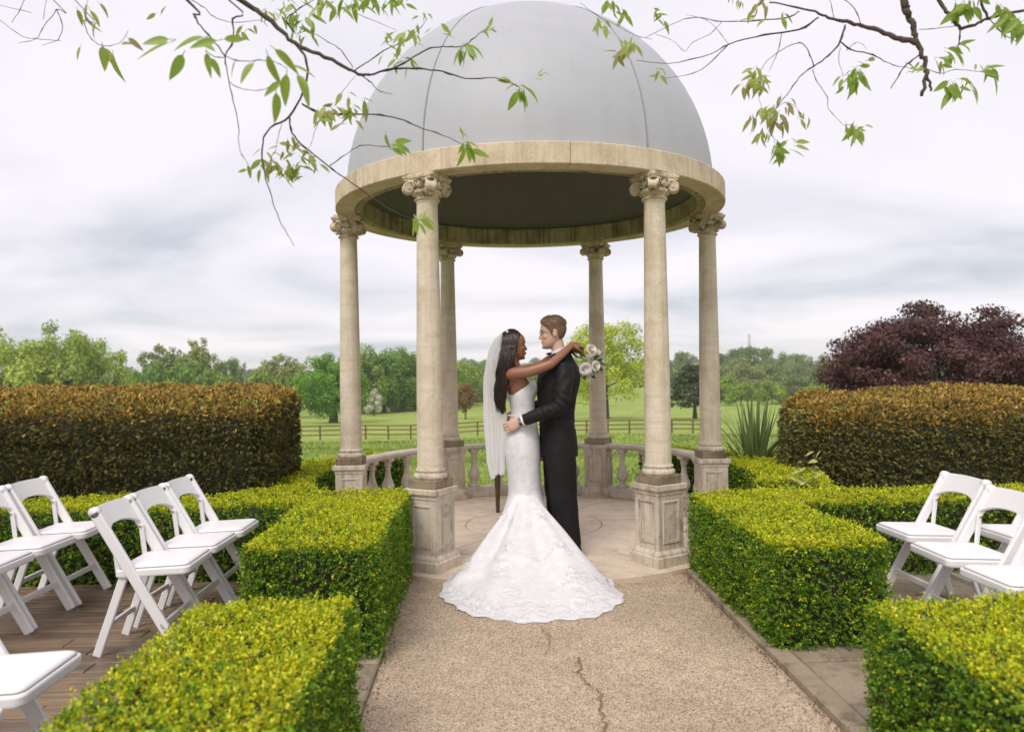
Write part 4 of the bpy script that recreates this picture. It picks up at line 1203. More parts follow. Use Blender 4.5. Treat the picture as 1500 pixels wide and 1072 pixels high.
# ---- groom
GY = -1.20
groom = empty('person', (.14, GY, 0)); tag(groom, 'man in a black suit and glasses holding the woman by her waist', 'person', 'wedding couple')
GOFF = (-.14, -GY, 0)
HG = frame_from((-1, .02, -.09), (-.10, 0, 1), (.098, GY + .01, 1.735)); SG = 1.06
mb = MB(); add_head(mb, HG, SG, 1.0, .8)
mb.loft([ring(.12, GY + .01, 1.70, .052, .052), ring(.135, GY + .01, 1.63, .058, .058, tilt=-.2), ring(.15, GY + .01, 1.57, .062, .066, tilt=-.3), ring(.155, GY + .01, 1.50, .08, .11, tilt=-.2), ring(.15, GY + .01, 1.40, .1, .15)], True, True)
mb.loft([ring(.145, GY, 1.48, .07, .13), ring(.135, GY, 1.40, .105, .17), ring(.125, GY, 1.2, .10, .15), ring(.12, GY, 1.0, .09, .13), ring(.13, GY, .9, .1, .13)], True, True)
HL = [(.165, GY - .165, 1.455), (.125, GY - .225, 1.17), (-.165, GY - .185, 1.062)]
HR = [(.13, GY + .185, 1.455), (.07, GY + .235, 1.19), (-.17, GY + .19, 1.09)]
for A in (HL, HR):
    mb.tube(crom(A, 6), list(np.linspace(.045, .027, 13)), 12)
for s, A in ((-1, HL), (1, HR)):
    mb.tube([(.135, GY + s * .09, .92), (.14, GY + s * .09, .5), (.17, GY + s * .085, .08)], [.07, .045, .035], 12)
TL = frame_from((-.115, .052, -.055), (-.25, -.95, .15), (-.178, GY - .178, 1.058))
add_hand(mb, TL, (.22, .30, .25), -1, (.75, .2), 1.06, .10)
TR = frame_from((-.1, -.08, -.02), (-.3, .9, .1), (-.18, GY + .185, 1.088))
add_hand(mb, TR, (.3, .4, .3), 1, (.7, .2), 1.06)
gb = mb.fuse('body', M['skin_m'], groom, .0042, 5); gb.location = GOFF
world_under(groom, GOFF, lambda: face_bits(HG, SG, groom, M['lip_m'], M['hair_m'], False, 1))
def gline(x): return float(np.interp(x, [-.1, -.055, -.034, -.026, -.012, -.002, .008, .018, .026, .05, .07, .085, .1], [-.078, -.072, -.05, .0, .026, .022, -.022, -.024, .012, .040, .060, .080, .095]))
def gkeep(p): return p.z > gline(p.x)
def goff(p): return (.004 + .010 * max(0, min(1, (p.z - .045) / .04)) + (.006 if p.x > .03 and p.z > .07 else 0)) * max(.15, min(1, (p.z - gline(p.x)) / .02))
gh = hair_cap(HG, SG, gkeep, goff).build('hair', M['hair_m'], groom); gh.location = GOFF
# short combed strands over the cap
Q = HG @ Matrix.Scale(SG, 4); hs = MB(); rh = random.Random(8)
for k in range(1500):
    i = rh.uniform(4.5, len(HEAD) - 1.01); ph = rh.uniform(0, 2 * pi)
    a = head_pt(int(i), ph).lerp(head_pt(int(i) + 1, ph), i % 1)
    if not gkeep(a): continue
    d = Vector((a.x + .01, a.y, max(a.z, -.02))).normalized(); o = goff(a)
    flow = Vector((-.9, -.25 if a.z > .09 else 0, -.1 if a.z > .08 else -.7)) + Vector((rh.uniform(-.3, .3), rh.uniform(-.3, .3), rh.uniform(-.2, .2)))
    flow = (flow - d * flow.dot(d)).normalized()
    L = (rh.uniform(.025, .045) if a.z > .06 else rh.uniform(.010, .018)) * (.45 if a.x < -.045 else 1)
    hs.tube([Q @ (a + d * (o - .002)), Q @ (a + d * (o + .0016) + flow * L * .5), Q @ (a + d * (o - .001) + flow * L)], [.0008, .0011, .0003], 4, cap=False)
hs.build('hair_strands', M['hair_m'], gh)
# jacket
def cloth_mat(name, col, rough, bmp_, sc):
    m, nt, b = mat_new(name)
    n1 = noise(nt, 9, 4, .55, dist=1.2, sc=sc); n2 = noise(nt, 900, 2, .5)
    cc = mix(nt, n2.outputs[0], tuple(x * .8 for x in col), tuple(x * 1.25 for x in col))
    nt.links.new(cc, b.inputs['Base Color']); b.inputs['Roughness'].default_value = rough
    b.inputs['Specular IOR Level'].default_value = .25
    bump(nt, b, n1.outputs[0], bmp_, .02); return m
M['suit'] = cloth_mat('black_suit_wool', (.0098, .0093, .0096), .62, .35, (1, 1, .6))
M['trouser'] = cloth_mat('black_trouser_wool', (.0098, .0093, .0096), .62, .4, (1.4, 1.4, .35))
M['shirt'] = plain('white_shirt_cotton', (.80, .80, .82), .7, var=.03)
M['bow'] = plain('black_satin', (.012, .012, .013), .3)
yawj = rad(5)
JR = [(.775, .128, .150, .185), (.85, .128, .150, .187), (.95, .125, .142, .180), (1.05, .118, .134, .172), (1.13, .117, .138, .178), (1.22, .120, .152, .192), (1.32, .130, .166, .205), (1.40, .140, .168, .208), (1.455, .150, .150, .198), (1.50, .158, .118, .165), (1.54, .163, .090, .118), (1.575, .165, .074, .082)]
mb = MB()
mb.loft([ring(cx, GY, z, rx, ry, 36, tilt=(-.05 if z > 1.4 else 0), yaw=yawj) for z, cx, rx, ry in JR], True, True)
def sleeve(A, s):
    p = crom(A, 8); n = len(p)
    r = list(np.interp(np.linspace(0, 1, n), [0, .12, .35, .5, .62, .8, 1], [.074, .076, .066, .060, .057, .050, .043]))
    r = [q * (1 + .04 * sin(i * 2.1) * (1 if .3 < i / n < .75 else .4)) for i, q in enumerate(r)]
    mb.tube(p, r, 20); mb.ell(A[0], (.078, .066, .070), n=16, m=10)
sleeve([(.165, GY - .160, 1.445), (.152, GY - .205, 1.31), (.118, GY - .228, 1.175), (-.03, GY - .215, 1.115), (-.150, GY - .19, 1.068)], -1)
sleeve([(.13, GY + .180, 1.445), (.11, GY + .22, 1.30), (.07, GY + .235, 1.19), (-.06, GY + .22, 1.13), (-.155, GY + .195, 1.095)], 1)
def creases(v):
    x, y, z = v[:, 0], v[:, 1], v[:, 2]
    w = np.exp(-((z - 1.17) / .09) ** 2) * np.exp(-((x - .10) / .14) ** 2) * (y < GY - .12)
    f_ = np.sin((x * .6 + z) * 95 + 8 * np.sin(x * 9)) * .0055 * w
    w2 = np.exp(-((z - 1.09) / .12) ** 2) * (np.abs(y - GY) < .19)
    f2 = np.sin(z * 70 + x * 22 + 3 * np.sin(y * 12)) * .006 * w2
    w3 = np.exp(-((z - 1.36) / .08) ** 2)
    f3 = np.sin(x * 60 - z * 45) * .005 * w3
    d = v - np.array([.12, GY, 0]); d[:, 2] = 0; d = unit(d)
    return v + d * (f_ + f2 + f3)[:, None]
jk = mb.fuse('suit_jacket', M['suit'], groom, .0055, 6, creases); jk.location = GOFF
# collar, vent edge, cuff buttons
def gpart(name, mb_, mt, par=None):
    o = mb_.build(name, M[mt], par or groom); o.location = GOFF if not par else (0, 0, 0); return o
def ring_band(cz, cx, rx, ry, h, tilt, th_=.006, n=36, a0=0, a1=360, flare=0):
    rs = []
    for k in range(n + 1):
        a = rad(a0 + (a1 - a0) * k / n); 
        def P_(r_, z_): return (cx + (rx + r_) * cos(a), GY + .008 + (ry + r_) * sin(a), z_ + (rx * cos(a)) * tilt)
        rs.append([P_(flare, cz), P_(th_ + flare, cz), P_(th_, cz + h), P_(0, cz + h)])
    return MB().loft(rs, False, False)
gpart('shirt_collar', ring_band(1.578, .148, .062, .063, .036, .40, .005), 'shirt')
gpart('jacket_collar', ring_band(1.545, .158, .073, .080, .050, .40, .010, a0=-115, a1=115, flare=.012), 'suit', jk)
mbb = MB()
for k in range(3): mbb.ell((-.118 + .016 * k, GY - .232 + .003 * k, 1.052 + .004 * k), (.005, .003, .005), n=8, m=5)
gpart('cuff_buttons', mbb, 'bow', jk)
mbt = MB()
for s in (-1, 1): mbt.tube([(.068, GY + s * .004, 1.572), (.062, GY + s * .03, 1.572), (.064, GY + s * .055, 1.573)], [.009, .014, .020], 8, flat=.5)
mbt.ell((.062, GY, 1.572), (.011, .011, .011), n=8, m=6); gpart('bow_tie', mbt, 'bow')
dirw = Vector(HL[2]) - Vector((-.03, GY - .215, 1.115)); dirw.normalize()
w0 = Vector((-.150, GY - .19, 1.068))
gpart('shirt_cuff', MB().tube([w0 - dirw * .02, w0 + dirw * .004, w0 + dirw * .016], [.037, .038, .037], 18), 'shirt')
M['steel'] = plain('watch_steel', (.45, .45, .46), .3, metal=.9); M['strap'] = plain('dark_watch_strap', (.05, .05, .055), .5)
M['dial'] = plain('dark_watch_dial', (.08, .09, .11), .2)
w1 = w0 + dirw * .030
wt = gpart('wrist_watch', MB().tube([w1 - dirw * .008, w1 + dirw * .008], [.0315, .0315], 20), 'strap')
MT = frame_from((.0, -.9, .35), dirw, w1 + Vector((0, -.9, .35)).normalized() * .031)
mbw = MB(); mbw.loft([[MT @ Vector((x, r * cos(2 * pi * j / 20), r * sin(2 * pi * j / 20))) for j in range(20)] for x, r in ((-.004, .017), (.003, .018), (.005, .0165))], True, False); gpart('watch_case', mbw, 'steel', wt)
mbw = MB(); mbw.loft([[MT @ Vector((x, r * cos(2 * pi * j / 20), r * sin(2 * pi * j / 20))) for j in range(20)] for x, r in ((.004, .0145), (.0058, .0142))], True, False); gpart('watch_dial', mbw, 'dial', wt)
# trousers and shoes
mb = MB()
mb.loft([ring(.128, GY, .72, .12, .155, 28), ring(.128, GY, .80, .135, .17, 28), ring(.125, GY, .92, .125, .16, 28), ring(.122, GY, 1.02, .115, .15, 28)], True, True)
for s, LG in ((-1, [(.128, .86, .120, .098), (.130, .74, .122, .098), (.143, .62, .116, .090), (.150, .50, .108, .084), (.160, .38, .104, .080), (.176, .24, .098, .077), (.190, .14, .090, .075), (.198, .075, .086, .073), (.202, .045, .086, .073)]),
              (1, [(.128, .86, .118, .098), (.125, .74, .118, .096), (.125, .62, .110, .088), (.125, .50, .102, .082), (.130, .38, .096, .078), (.140, .24, .090, .074), (.150, .14, .086, .072), (.155, .075, .084, .072), (.158, .045, .084, .072)])):
    mb.loft([ring(cx, GY + s * .088, z, rx, ry, 26) for z, cx, rx, ry in [(q[1], q[0], q[2], q[3]) for q in LG]], True, True)
def tcrease(v):
    x, y, z = v[:, 0], v[:, 1], v[:, 2]
    d = v - np.array([.15, GY, 0]); d[:, 2] = 0; d = unit(d)
    f_ = np.sin(z * 60 + x * 25 + 5 * np.sin(y * 20 + z * 6)) * .006 * np.clip(1 - z / .35, 0, 1) + np.sin(z * 38 + x * 14 + y * 22) * .0045 * np.exp(-((z - .45) / .12) ** 2) + np.sin(x * 40 + z * 14) * .0035 * np.exp(-((z - .7) / .12) ** 2)
    return v + d * f_[:, None]
tr = mb.fuse('trousers', M['trouser'], groom, .006, 5, tcrease); tr.location = GOFF
M['shoe'] = plain('black_shoe_leather', (.012, .011, .011), .25)
for s, hx in ((-1, .205), (1, .16)):
    mb = MB(); rs = []
    for x, w, h in ((.075, .022, .05), (.06, .034, .066), (.02, .038, .085), (-.05, .040, .070), (-.11, .046, .048), (-.16, .045, .036), (-.20, .034, .028), (-.218, .015, .018)):
        rs.append([(hx + x, GY + s * .09 + w * cos(2 * pi * j / 14), .006 + h / 2 * (1 + sin(2 * pi * j / 14))) for j in range(14)])
    mb.loft(rs, True, True); o = gpart('shoe', mb, 'shoe')
    ms_ = MB(); ms_.box((hx + .045, GY + s * .09, .010), (.033, .034, .010), bev=.004); ms_.box((hx - .12, GY + s * .09, .006), (.075, .042, .005), bev=.004); gpart('sole', ms_, 'shoe', o)
# glasses
M['wire'] = plain('dark_wire_frame', (.10, .085, .075), .35, metal=.6)
QG = HG @ Matrix.Scale(SG, 4); mb = MB()
for s in (-1, 1):
    c_ = Vector((.097, s * .034, .002))
    mb.tube([QG @ (c_ + Vector((-.004 * abs(cos(a)) * 1.0 - (.006 * cos(a) if cos(a) > 0 else 0), s * .024 * cos(a), .019 * sin(a)))) for a in np.linspace(0, 2 * pi, 25)], .0013, 5)
    mb.tube([QG @ Vector(p) for p in ((.087, s * .058, .008), (.080, s * .072, .010), (.03, s * .080, .008), (-.012, s * .082, .012), (-.028, s * .081, -.004))], .0014, 5)
mb.tube([QG @ Vector(p) for p in ((.096, -.011, .007), (.101, 0, .011), (.096, .011, .007))], .0013, 5)
gpart('glasses', mb, 'wire')

# ---- bouquet hanging from her hand behind his neck
M['petal'] = plain('white_rose_petals', (.86, .81, .78), .6, var=.03, scale=20)
M['petal_p'] = plain('blush_rose_petals', (.85, .73, .66), .6, var=.05, scale=20)
M['stem'] = plain('bouquet_green', (.06, .12, .03), .6, var=.4)
bq = empty('bouquet', (.385, -1.17, 1.53)); tag(bq, 'bouquet of white and blush roses hanging behind the man\'s neck', 'bouquet')
rr_ = random.Random(4)
def rose(c, r, d, mt):
    root = MB(); T = rot_to(d); T.translation = Vector(c)
    for layer, (n, rad_, open_, h) in enumerate(((3, .28, .04, .95), (4, .5, .10, 1.05), (5, .72, .22, 1.05), (6, .92, .42, .95), (7, 1.05, .8, .7))):
        for k in range(n):
            a = 2 * pi * (k + .5 * layer + rr_.uniform(-.15, .15)) / n
            V = []
            for i in range(5):
                for j in range(5):
                    u = i / 4; v = -1 + 2 * j / 4
                    wd = sin(min(1, u * 1.15 + .12) * pi * .62) * .75 * rad_ + .12
                    an = a + v * wd / max(rad_, .35) * .75
                    rr2 = r * (rad_ * (.25 + .75 * u ** .7) + open_ * .25 * u ** 3) * (1 - .06 * v * v)
                    V.append(T @ Vector((r * (h * u ** .8 - .28 * open_ * u ** 4 - .3), rr2 * cos(an), rr2 * sin(an))))
            root.add(V, [(i * 5 + j, i * 5 + j + 1, (i + 1) * 5 + j + 1, (i + 1) * 5 + j) for i in range(4) for j in range(4)], True)
    root.ell(T @ Vector((r * .12, 0, 0)), (r * .42, r * .42, r * .42), T.to_3x3().to_4x4(), n=10, m=7)
    o = root.build('rose', M[mt], bq); o.location = -Vector(bq.location); return o
for px, py, Yd, r, d, mt in ((866, 513, -1.26, .040, (.5, -.8, .4), 'petal_p'), (857, 540, -1.27, .042, (.2, -.9, -.2), 'petal'), (872, 536, -1.25, .036, (.6, -.8, .0), 'petal'), (850, 548, -1.20, .030, (-.1, -.7, -.6), 'petal'),
                             (876, 518, -1.20, .034, (.9, -.3, .2), 'petal'), (862, 526, -1.19, .036, (.3, -.3, .8), 'petal'), (880, 531, -1.16, .03, (.9, .2, 0), 'petal_p'), (868, 545, -1.18, .032, (.4, -.2, -.8), 'petal')):
    rose(at_y(px, py, Yd), r, d, mt)
lf = MB(); lf.add([(0, 0, 0), (.35, .2, .03), (.7, .16, .02), (1, 0, -.06), (.7, -.16, .02), (.35, -.2, .03), (.4, 0, -.02), (.75, 0, -.02)], [(0, 6, 1), (1, 6, 7, 2), (2, 7, 3), (0, 5, 6), (5, 4, 7, 6), (4, 3, 7)], True)
lf_me = lf.mesh('bouquet_leaf'); lf_me.materials.append(M['stem'])
for k in range(34):
    a = rr_.uniform(0, 6.28); c_ = at_y(862 + 15 * cos(a) * rr_.uniform(.3, 1.1), 529 + 19 * sin(a) * rr_.uniform(.3, 1.1), rr_.uniform(-1.25, -1.12))
    o = link('leaf', lf_me, None, bq); d = Vector((cos(a) + rr_.uniform(-.3, .3), rr_.uniform(-.6, .1), -sin(a) + rr_.uniform(-.3, .3)))
    L = rr_.uniform(.04, .075); o.matrix_local = Matrix.Translation(Vector(c_) - Vector(bq.location)) @ rot_to(d, (rr_.uniform(-1, 1), -1, rr_.uniform(-1, 1))) @ Matrix.Scale(L, 4)
mb = MB()
for k in range(9): mb.tube([(.385 + rr_.uniform(-.02, .02), -1.19 + rr_.uniform(-.02, .02), 1.52), (.318 + rr_.uniform(-.006, .006), -1.165 + rr_.uniform(-.006, .006), 1.585), (.27 + rr_.uniform(-.02, .02), -1.15 + rr_.uniform(-.02, .02), 1.64)], .0035, 6)
o = mb.build('stems', M['stem'], bq); o.location = -Vector(bq.location)

# ------------------------------------------------------------------ post and rail fence in the meadow
M['fence'] = plain('brown_fence_wood', (.17, .10, .055), .85, var=.3, scale=6)
FY = 54.0
fence = empty('paddock_fence', (0, FY, 0)); tag(fence, 'brown post and rail fence crossing the meadow behind the temple', 'fence')
xs = np.arange(-17.5, 19, 1.82)
post_me = MB().box((0, 0, .55), (.065, .065, .65), bev=.01).mesh('post')
def fy(x): return FY + .05 * x
for i, x in enumerate(xs):
    z = float(terrain(np.array([x]), np.array([fy(x)]))[0])
    link('post', post_me, M['fence'], fence, (x, fy(x) - FY, z), .0)
    if i:
        x_ = xs[i - 1]; z_ = float(terrain(np.array([x_]), np.array([fy(x_)]))[0])
        for h in (.42, .80, 1.14):
            MB().bar((x_, fy(x_) - FY - .085, z_ + h), (x, fy(x) - FY - .085, z + h), .04, .10, up=(0, 0, 1), bev=0).build('rail', M['fence'], fence)

# ------------------------------------------------------------------ trees
def crown_mesh(seed, n, leaf, rx, rz, clumps, cols, w, droop=0, flat=.75, shell=(.45, 1.0), crad=(.20, .34), bottom=-.75, open_=0, shape=None):
    """leaf clumps in an ellipsoid of half width rx and half height rz centred at the origin"""
    r = np.random.default_rng(seed)
    d = unit(r.normal(0, 1, (clumps * 3, 3))); d = d[d[:, 2] > bottom][:clumps]
    f_ = r.uniform(shell[0], shell[1], (len(d), 1)) ** .7
    cc = d * f_ * (1 - .18 * r.random((len(d), 1)))
    if shape is not None: cc = shape(cc)
    cr_ = r.uniform(crad[0], crad[1], len(cc))
    k = r.choice(len(cc), n, p=cr_ ** 2 / (cr_ ** 2).sum())
    q = unit(r.normal(0, 1, (n, 3))); q[:, 2] *= flat
    rad_ = r.random(n) ** .4
    P = cc[k] + q * (cr_[k] * rad_)[:, None]
    P[:, 2] -= droop * r.random(n) ** 2 * .5
    N = q * .8 + cc[k] * .4 + r.normal(0, .45, (n, 3)) + np.array([0, 0, .35])
    P = P * np.array([rx, rx, rz])
    ax = np.cross(N, r.normal(0, 1, (n, 3))) + np.array([0, 0, -.25 - droop])
    L = r.uniform(.6, 1.35, n) * leaf
    V, F = leaf_quads(P, ax, N, L, L * r.uniform(.55, .8, n), .18)
    cols = np.array(cols); ci = r.choice(len(cols), n, p=np.array(w) / sum(w))
    c = cols[ci] * r.uniform(.8, 1.2, (n, 1)) * (.88 + .24 * r.random(len(cc))[k])[:, None]
    return np_mesh('crown', V, F, False, np.repeat(c, 4, 0)), cc * np.array([rx, rx, rz])
def trunk_mesh(seed, h0, cz, r0, ends, lean=0):
    """tapered trunk from 0 to h0, limbs on to some clump centres (z offset by cz)"""
    r = random.Random(seed); mb = MB()
    top = Vector((lean, 0, h0))
    mb.tube(crom([(0, 0, -.5), (r.uniform(-.1, .1) * r0 * 3, 0, h0 * .5), top, (lean, 0, cz + .2)], 4), list(np.linspace(r0 * 1.25, r0 * .35, 13)), 10)
    mb.tube([(0, 0, -.5), (0, 0, .25)], [r0 * 1.9, r0 * 1.15], 10)
    for e_ in ends:
        e_ = Vector(e_) + Vector((0, 0, cz)); s0 = top.lerp(Vector((lean, 0, cz)), r.uniform(0, .7))
        m_ = s0.lerp(e_, .5) + Vector((0, 0, r.uniform(.0, .12) * cz))
        mb.tube(crom([s0, m_, e_], 4), list(np.linspace(r0 * .45, r0 * .08, 9)), 6)
    return mb.mesh('trunk')
GREEN = [(.19, .33, .035), (.26, .40, .045), (.12, .23, .028), (.33, .46, .06)]
OAK = [(.17, .34, .025), (.23, .42, .035), (.11, .24, .02), (.30, .48, .045)]
LIME = [(.33, .47, .03), (.42, .53, .04), (.25, .39, .028), (.50, .57, .06)]
PALE = [(.30, .36, .11), (.37, .42, .14), (.21, .28, .08), (.43, .46, .18)]
WILL = [(.32, .43, .07), (.40, .50, .09), (.22, .33, .05), (.48, .55, .12)]
DARK = [(.13, .21, .055), (.18, .26, .06), (.085, .15, .04), (.23, .31, .08)]
KINDS_ = {}
def kind(name, seed, n, leaf, rx, rz, clumps, cols, w=(4, 4, 3, 2), tr=.25, base=None, nend=10, **k):
    me, cc = crown_mesh(seed, n, leaf, rx, rz, clumps, cols, w, **k)
    me.materials.append(M['treeleaf'])
    base = base if base is not None else rz * .95
    tm = trunk_mesh(seed, base * .45, base, tr, [c for c in cc[:nend]]); tm.materials.append(M['bark'])
    KINDS_[name] = (me, tm, base + rz, rx, base)
# each at natural size in metres
kind('oak', 1, 16000, .36, 6.6, 5.6, 75, OAK, tr=.7, base=5.9, crad=(.18, .30), bottom=-.95)
kind('lime', 2, 14000, .30, 5.6, 6.6, 120, LIME, tr=.3, base=7.6, crad=(.14, .24), bottom=-.85, shell=(.3, 1.0))
kind('avenue', 3, 7500, .48, 4.6, 8.2, 60, GREEN, tr=.4, base=7.4, crad=(.2, .34), bottom=-.95)
kind('avenue2', 4, 7500, .48, 5.0, 7.6, 56, GREEN, tr=.4, base=6.9, crad=(.2, .34), bottom=-.95)
kind('willow', 5, 15000, .40, 6.5, 6.0, 60, WILL, tr=.45, base=6.0, droop=.35, crad=(.16, .30), bottom=-.9)
kind('open', 6, 6500, .42, 4.6, 6.5, 75, PALE, tr=.32, base=8.0, crad=(.11, .2), bottom=-.6, shell=(.25, 1.0), nend=24)
kind('round', 7, 8000, .55, 7.0, 6.4, 60, [(.20, .26, .09), (.25, .31, .10), (.14, .20, .06), (.28, .33, .12)], tr=.4, base=5.6, crad=(.2, .32), bottom=-.98)
kind('dark', 8, 6000, .55, 5.2, 6.2, 50, DARK, tr=.35, base=5.8, crad=(.2, .34), bottom=-.95)
kind('bush', 9, 2600, .42, 4.2, 2.6, 30, GREEN, tr=.15, base=2.2, crad=(.22, .36), bottom=-.6)
kind('hawthorn', 10, 3800, .22, 2.0, 2.3, 30, [(.70, .66, .58), (.62, .60, .50), (.30, .36, .15), (.78, .74, .68)], tr=.15, base=2.3, crad=(.2, .32))
kind('rust', 11, 3400, .26, 2.3, 2.9, 34, [(.26, .12, .04), (.33, .17, .05), (.17, .10, .035), (.22, .20, .05)], tr=.15, base=2.9, crad=(.18, .3))
def cedar_shape(c):
    c = c.copy(); lay = np.round((c[:, 2] + 1) * 4.5) / 4.5 - 1
    wd = np.interp(lay, [-1, -.75, -.3, .3, .8, 1], [.75, 1.0, .85, .6, .3, .08])
    a = np.arctan2(c[:, 1], c[:, 0]); rr = np.hypot(c[:, 0], c[:, 1]) ** .3
    return np.stack([np.cos(a) * rr * wd, np.sin(a) * rr * wd, lay], 1)
kind('cedar', 12, 9000, .36, 4.0, 4.6, 110, [(.055, .085, .035), (.075, .11, .04), (.035, .06, .025), (.10, .13, .05)], tr=.3, base=5.2, crad=(.20, .30), flat=.42, shape=cedar_shape, droop=.10)
def tree(kindname, name, label, px, top, D, wpx, group=None, cat='tree', zoff=0, rot=None):
    """stand a tree so deep (D metres along the view) that it spans wpx of the photograph and reaches the row top"""
    me, tm, H, rx, base = KINDS_[kindname]
    d = ray(px, 540); p = CAM + d * D
    g = float(terrain(np.array([p[0]]), np.array([p[1]]))[0]) + zoff
    zt = (CAM + ray(px, top) * D)[2]
    sz = (zt - g) / H; sx = (wpx / FPX * D / 2) / rx
    root = empty(name, (p[0], p[1], g)); root.rotation_euler = (0, 0, random.uniform(0, 6.28) if rot is None else rot); root.scale = (sx, sx, sz)
    tag(root, label, cat, group)
    link('trunk', tm, None, root); link('crown', me, None, root, (0, 0, base))
    return root
tree('oak', 'oak_tree', 'broad bright green oak with thick trunk left of the temple', 487, 513, 128, 112)
tree('lime', 'maple_tree', 'airy yellow-green tree behind the rear right column', 888, 456, 122, 128)
tree('cedar', 'cedar_tree', 'small dark layered cedar between the two right columns', 1017, 529, 112, 84)
tree('hawthorn', 'hawthorn_bush', 'white blossoming hawthorn beside the left columns', 547, 570, 165, 30, cat='shrub')
tree('rust', 'copper_shrub', 'small rust-brown tree seen beside the bride\'s veil', 681, 555, 140, 36)
for i, (px, top, D, w) in enumerate([(533, 505, 182, 58), (562, 507, 188, 56), (592, 509, 196, 54), (622, 513, 206, 54), (650, 520, 222, 50), (676, 526, 240, 46), (700, 530, 262, 44), (722, 533, 285, 42), (745, 536, 310, 40), (768, 538, 330, 40), (575, 512, 205, 60), (608, 514, 215, 60), (640, 520, 235, 60)]):
    tree('avenue' if i % 2 else 'avenue2', 'avenue_tree', 'tall green tree in the dense row behind the left columns', px, top, D, w * 1.35, 'trees in the dense row')
tree('willow', 'willow_tree', 'large light green willow at the far left edge', 10, 476, 105, 150)
tree('willow', 'willow_tree', 'tallest light green willow above the left yew hedge', 92, 470, 112, 120)
tree('willow', 'willow_tree', 'lower willow at the right end of the left tree group', 152, 497, 118, 84)
tree('open', 'poplar_tree', 'pale open-crowned tree with bare limbs, left of a taller twin', 240, 499, 190, 76)
tree('open', 'poplar_tree', 'pale open-crowned tree with upright top beyond the left hedge', 288, 489, 186, 60)
tree('open', 'poplar_tree', 'pale rounded open tree just left of the oak', 413, 514, 205, 74)
tree('dark', 'field_tree', 'small dark tree right of the pale open trees', 320, 523, 232, 36)
tree('dark', 'field_tree', 'small dark pointed tree above the left yew hedge', 346, 518, 228, 30)
for px, top, D, w, l in ((215, 533, 175, 70, 'grey-green bush under the pale open trees'), (268, 528, 180, 84, 'wide bush at the foot of the pale open trees'), (318, 540, 150, 60, 'low green bush behind the left yew hedge'), (385, 540, 170, 76, 'rounded bush left of the oak'), (432, 546, 160, 60, 'green bush touching the oak\'s left side'), (186, 540, 140, 60, 'bush right of the willows')):
    tree('bush', 'field_bush', l, px, top, D, w, cat='bush')
for px, top, D, w, kd, l in ((1098, 519, 250, 74, 'round', 'pale round tree on the slope right of the columns'), (1164, 538, 225, 82, 'round', 'wide pale green tree left of the copper beech'), (1066, 548, 215, 44, 'bush', 'small pale tree right of the right-hand column'),
                             (1003, 511, 420, 34, 'dark', 'dark far tree between the two right columns'), (1072, 507, 400, 44, 'dark', 'dark far tree on the ridge right of the columns'), (1094, 503, 410, 38, 'dark', 'tallest dark tree on the far ridge'), (1118, 505, 415, 36, 'dark', 'dark ridge tree right of the tallest one'),
                             (1145, 514, 430, 44, 'round', 'pale ridge tree behind the slope trees'), (1172, 515, 440, 42, 'dark', 'dark green ridge tree left of the copper beech'), (1200, 518, 430, 46, 'round', 'pale ridge tree half hidden by the copper beech'), (1128, 532, 290, 48, 'dark', 'dark tree between two pale slope trees'), (1205, 530, 320, 50, 'dark', 'dark slope tree at the copper beech\'s edge'),
                             (1050, 516, 430, 40, 'dark', 'dark far tree behind the right-hand column'), (968, 527, 430, 40, 'dark', 'dark far tree left of the cedar'), (1235, 522, 430, 50, 'dark', 'dark ridge tree behind the copper beech'),
                             (1048, 535, 330, 46, 'dark', 'dark slope tree half behind the right-hand column'), (1075, 528, 340, 50, 'round', 'pale slope tree below the ridge right of the columns'), (1135, 522, 350, 50, 'round', 'pale slope tree under the middle of the ridge'), (1185, 527, 345, 52, 'round', 'pale slope tree near the copper beech'), (1215, 545, 250, 60, 'round', 'low pale tree touching the copper beech'), (1130, 556, 215, 50, 'bush', 'low bush between the two pale slope trees'), (1085, 560, 205, 60, 'bush', 'low bush at the foot of the left pale slope tree'), (1195, 562, 205, 60, 'bush', 'low bush at the foot of the right pale slope tree'), (985, 540, 330, 40, 'round', 'pale far tree left of the cedar')):
    tree(kd, 'slope_tree', l, px, top, D, w, 'trees on the far slope')
# far woodland that reads as one mass
r = np.random.default_rng(21); cl = []
V_, F_, C_ = [], [], []
for k in range(330):
    a = r.uniform(-.75, .72); D = r.uniform(330, 900)
    x, y = CAM[0] + D * math.tan(a), CAM[1] + D
    g = float(terrain(np.array([x]), np.array([y]))[0]); h = r.uniform(7, 13); w = r.uniform(7, 13)
    n = 130
    q = unit(r.normal(0, 1, (n, 3))); q[:, 2] = np.abs(q[:, 2]) * 1.0 - .25
    P = np.array([x, y, g + h * .3]) + q * np.array([w * .6, w * .6, h * .6]) * (r.random((n, 1)) ** .3)
    L = r.uniform(1.8, 3.6, n)
    v, f = leaf_quads(P, np.cross(q, r.normal(0, 1, (n, 3))), q + r.normal(0, .3, (n, 3)), L, L * .8, .1)
    F_.append(f + sum(len(a_) for a_ in V_)); V_.append(v)
    C_.append(np.repeat(np.array([(.10, .16, .055), (.14, .20, .07), (.08, .13, .05)])[r.integers(3)] * r.uniform(.85, 1.15, (n, 1)), 4, 0))
fw = link('far_woodland', np_mesh('far_woodland', np.concatenate(V_), np.concatenate(F_), False, np.concatenate(C_)), M['treeleaf'])
tag(fw, 'hazy far woodland and hedgerows along the horizon', 'woodland', kind='stuff')

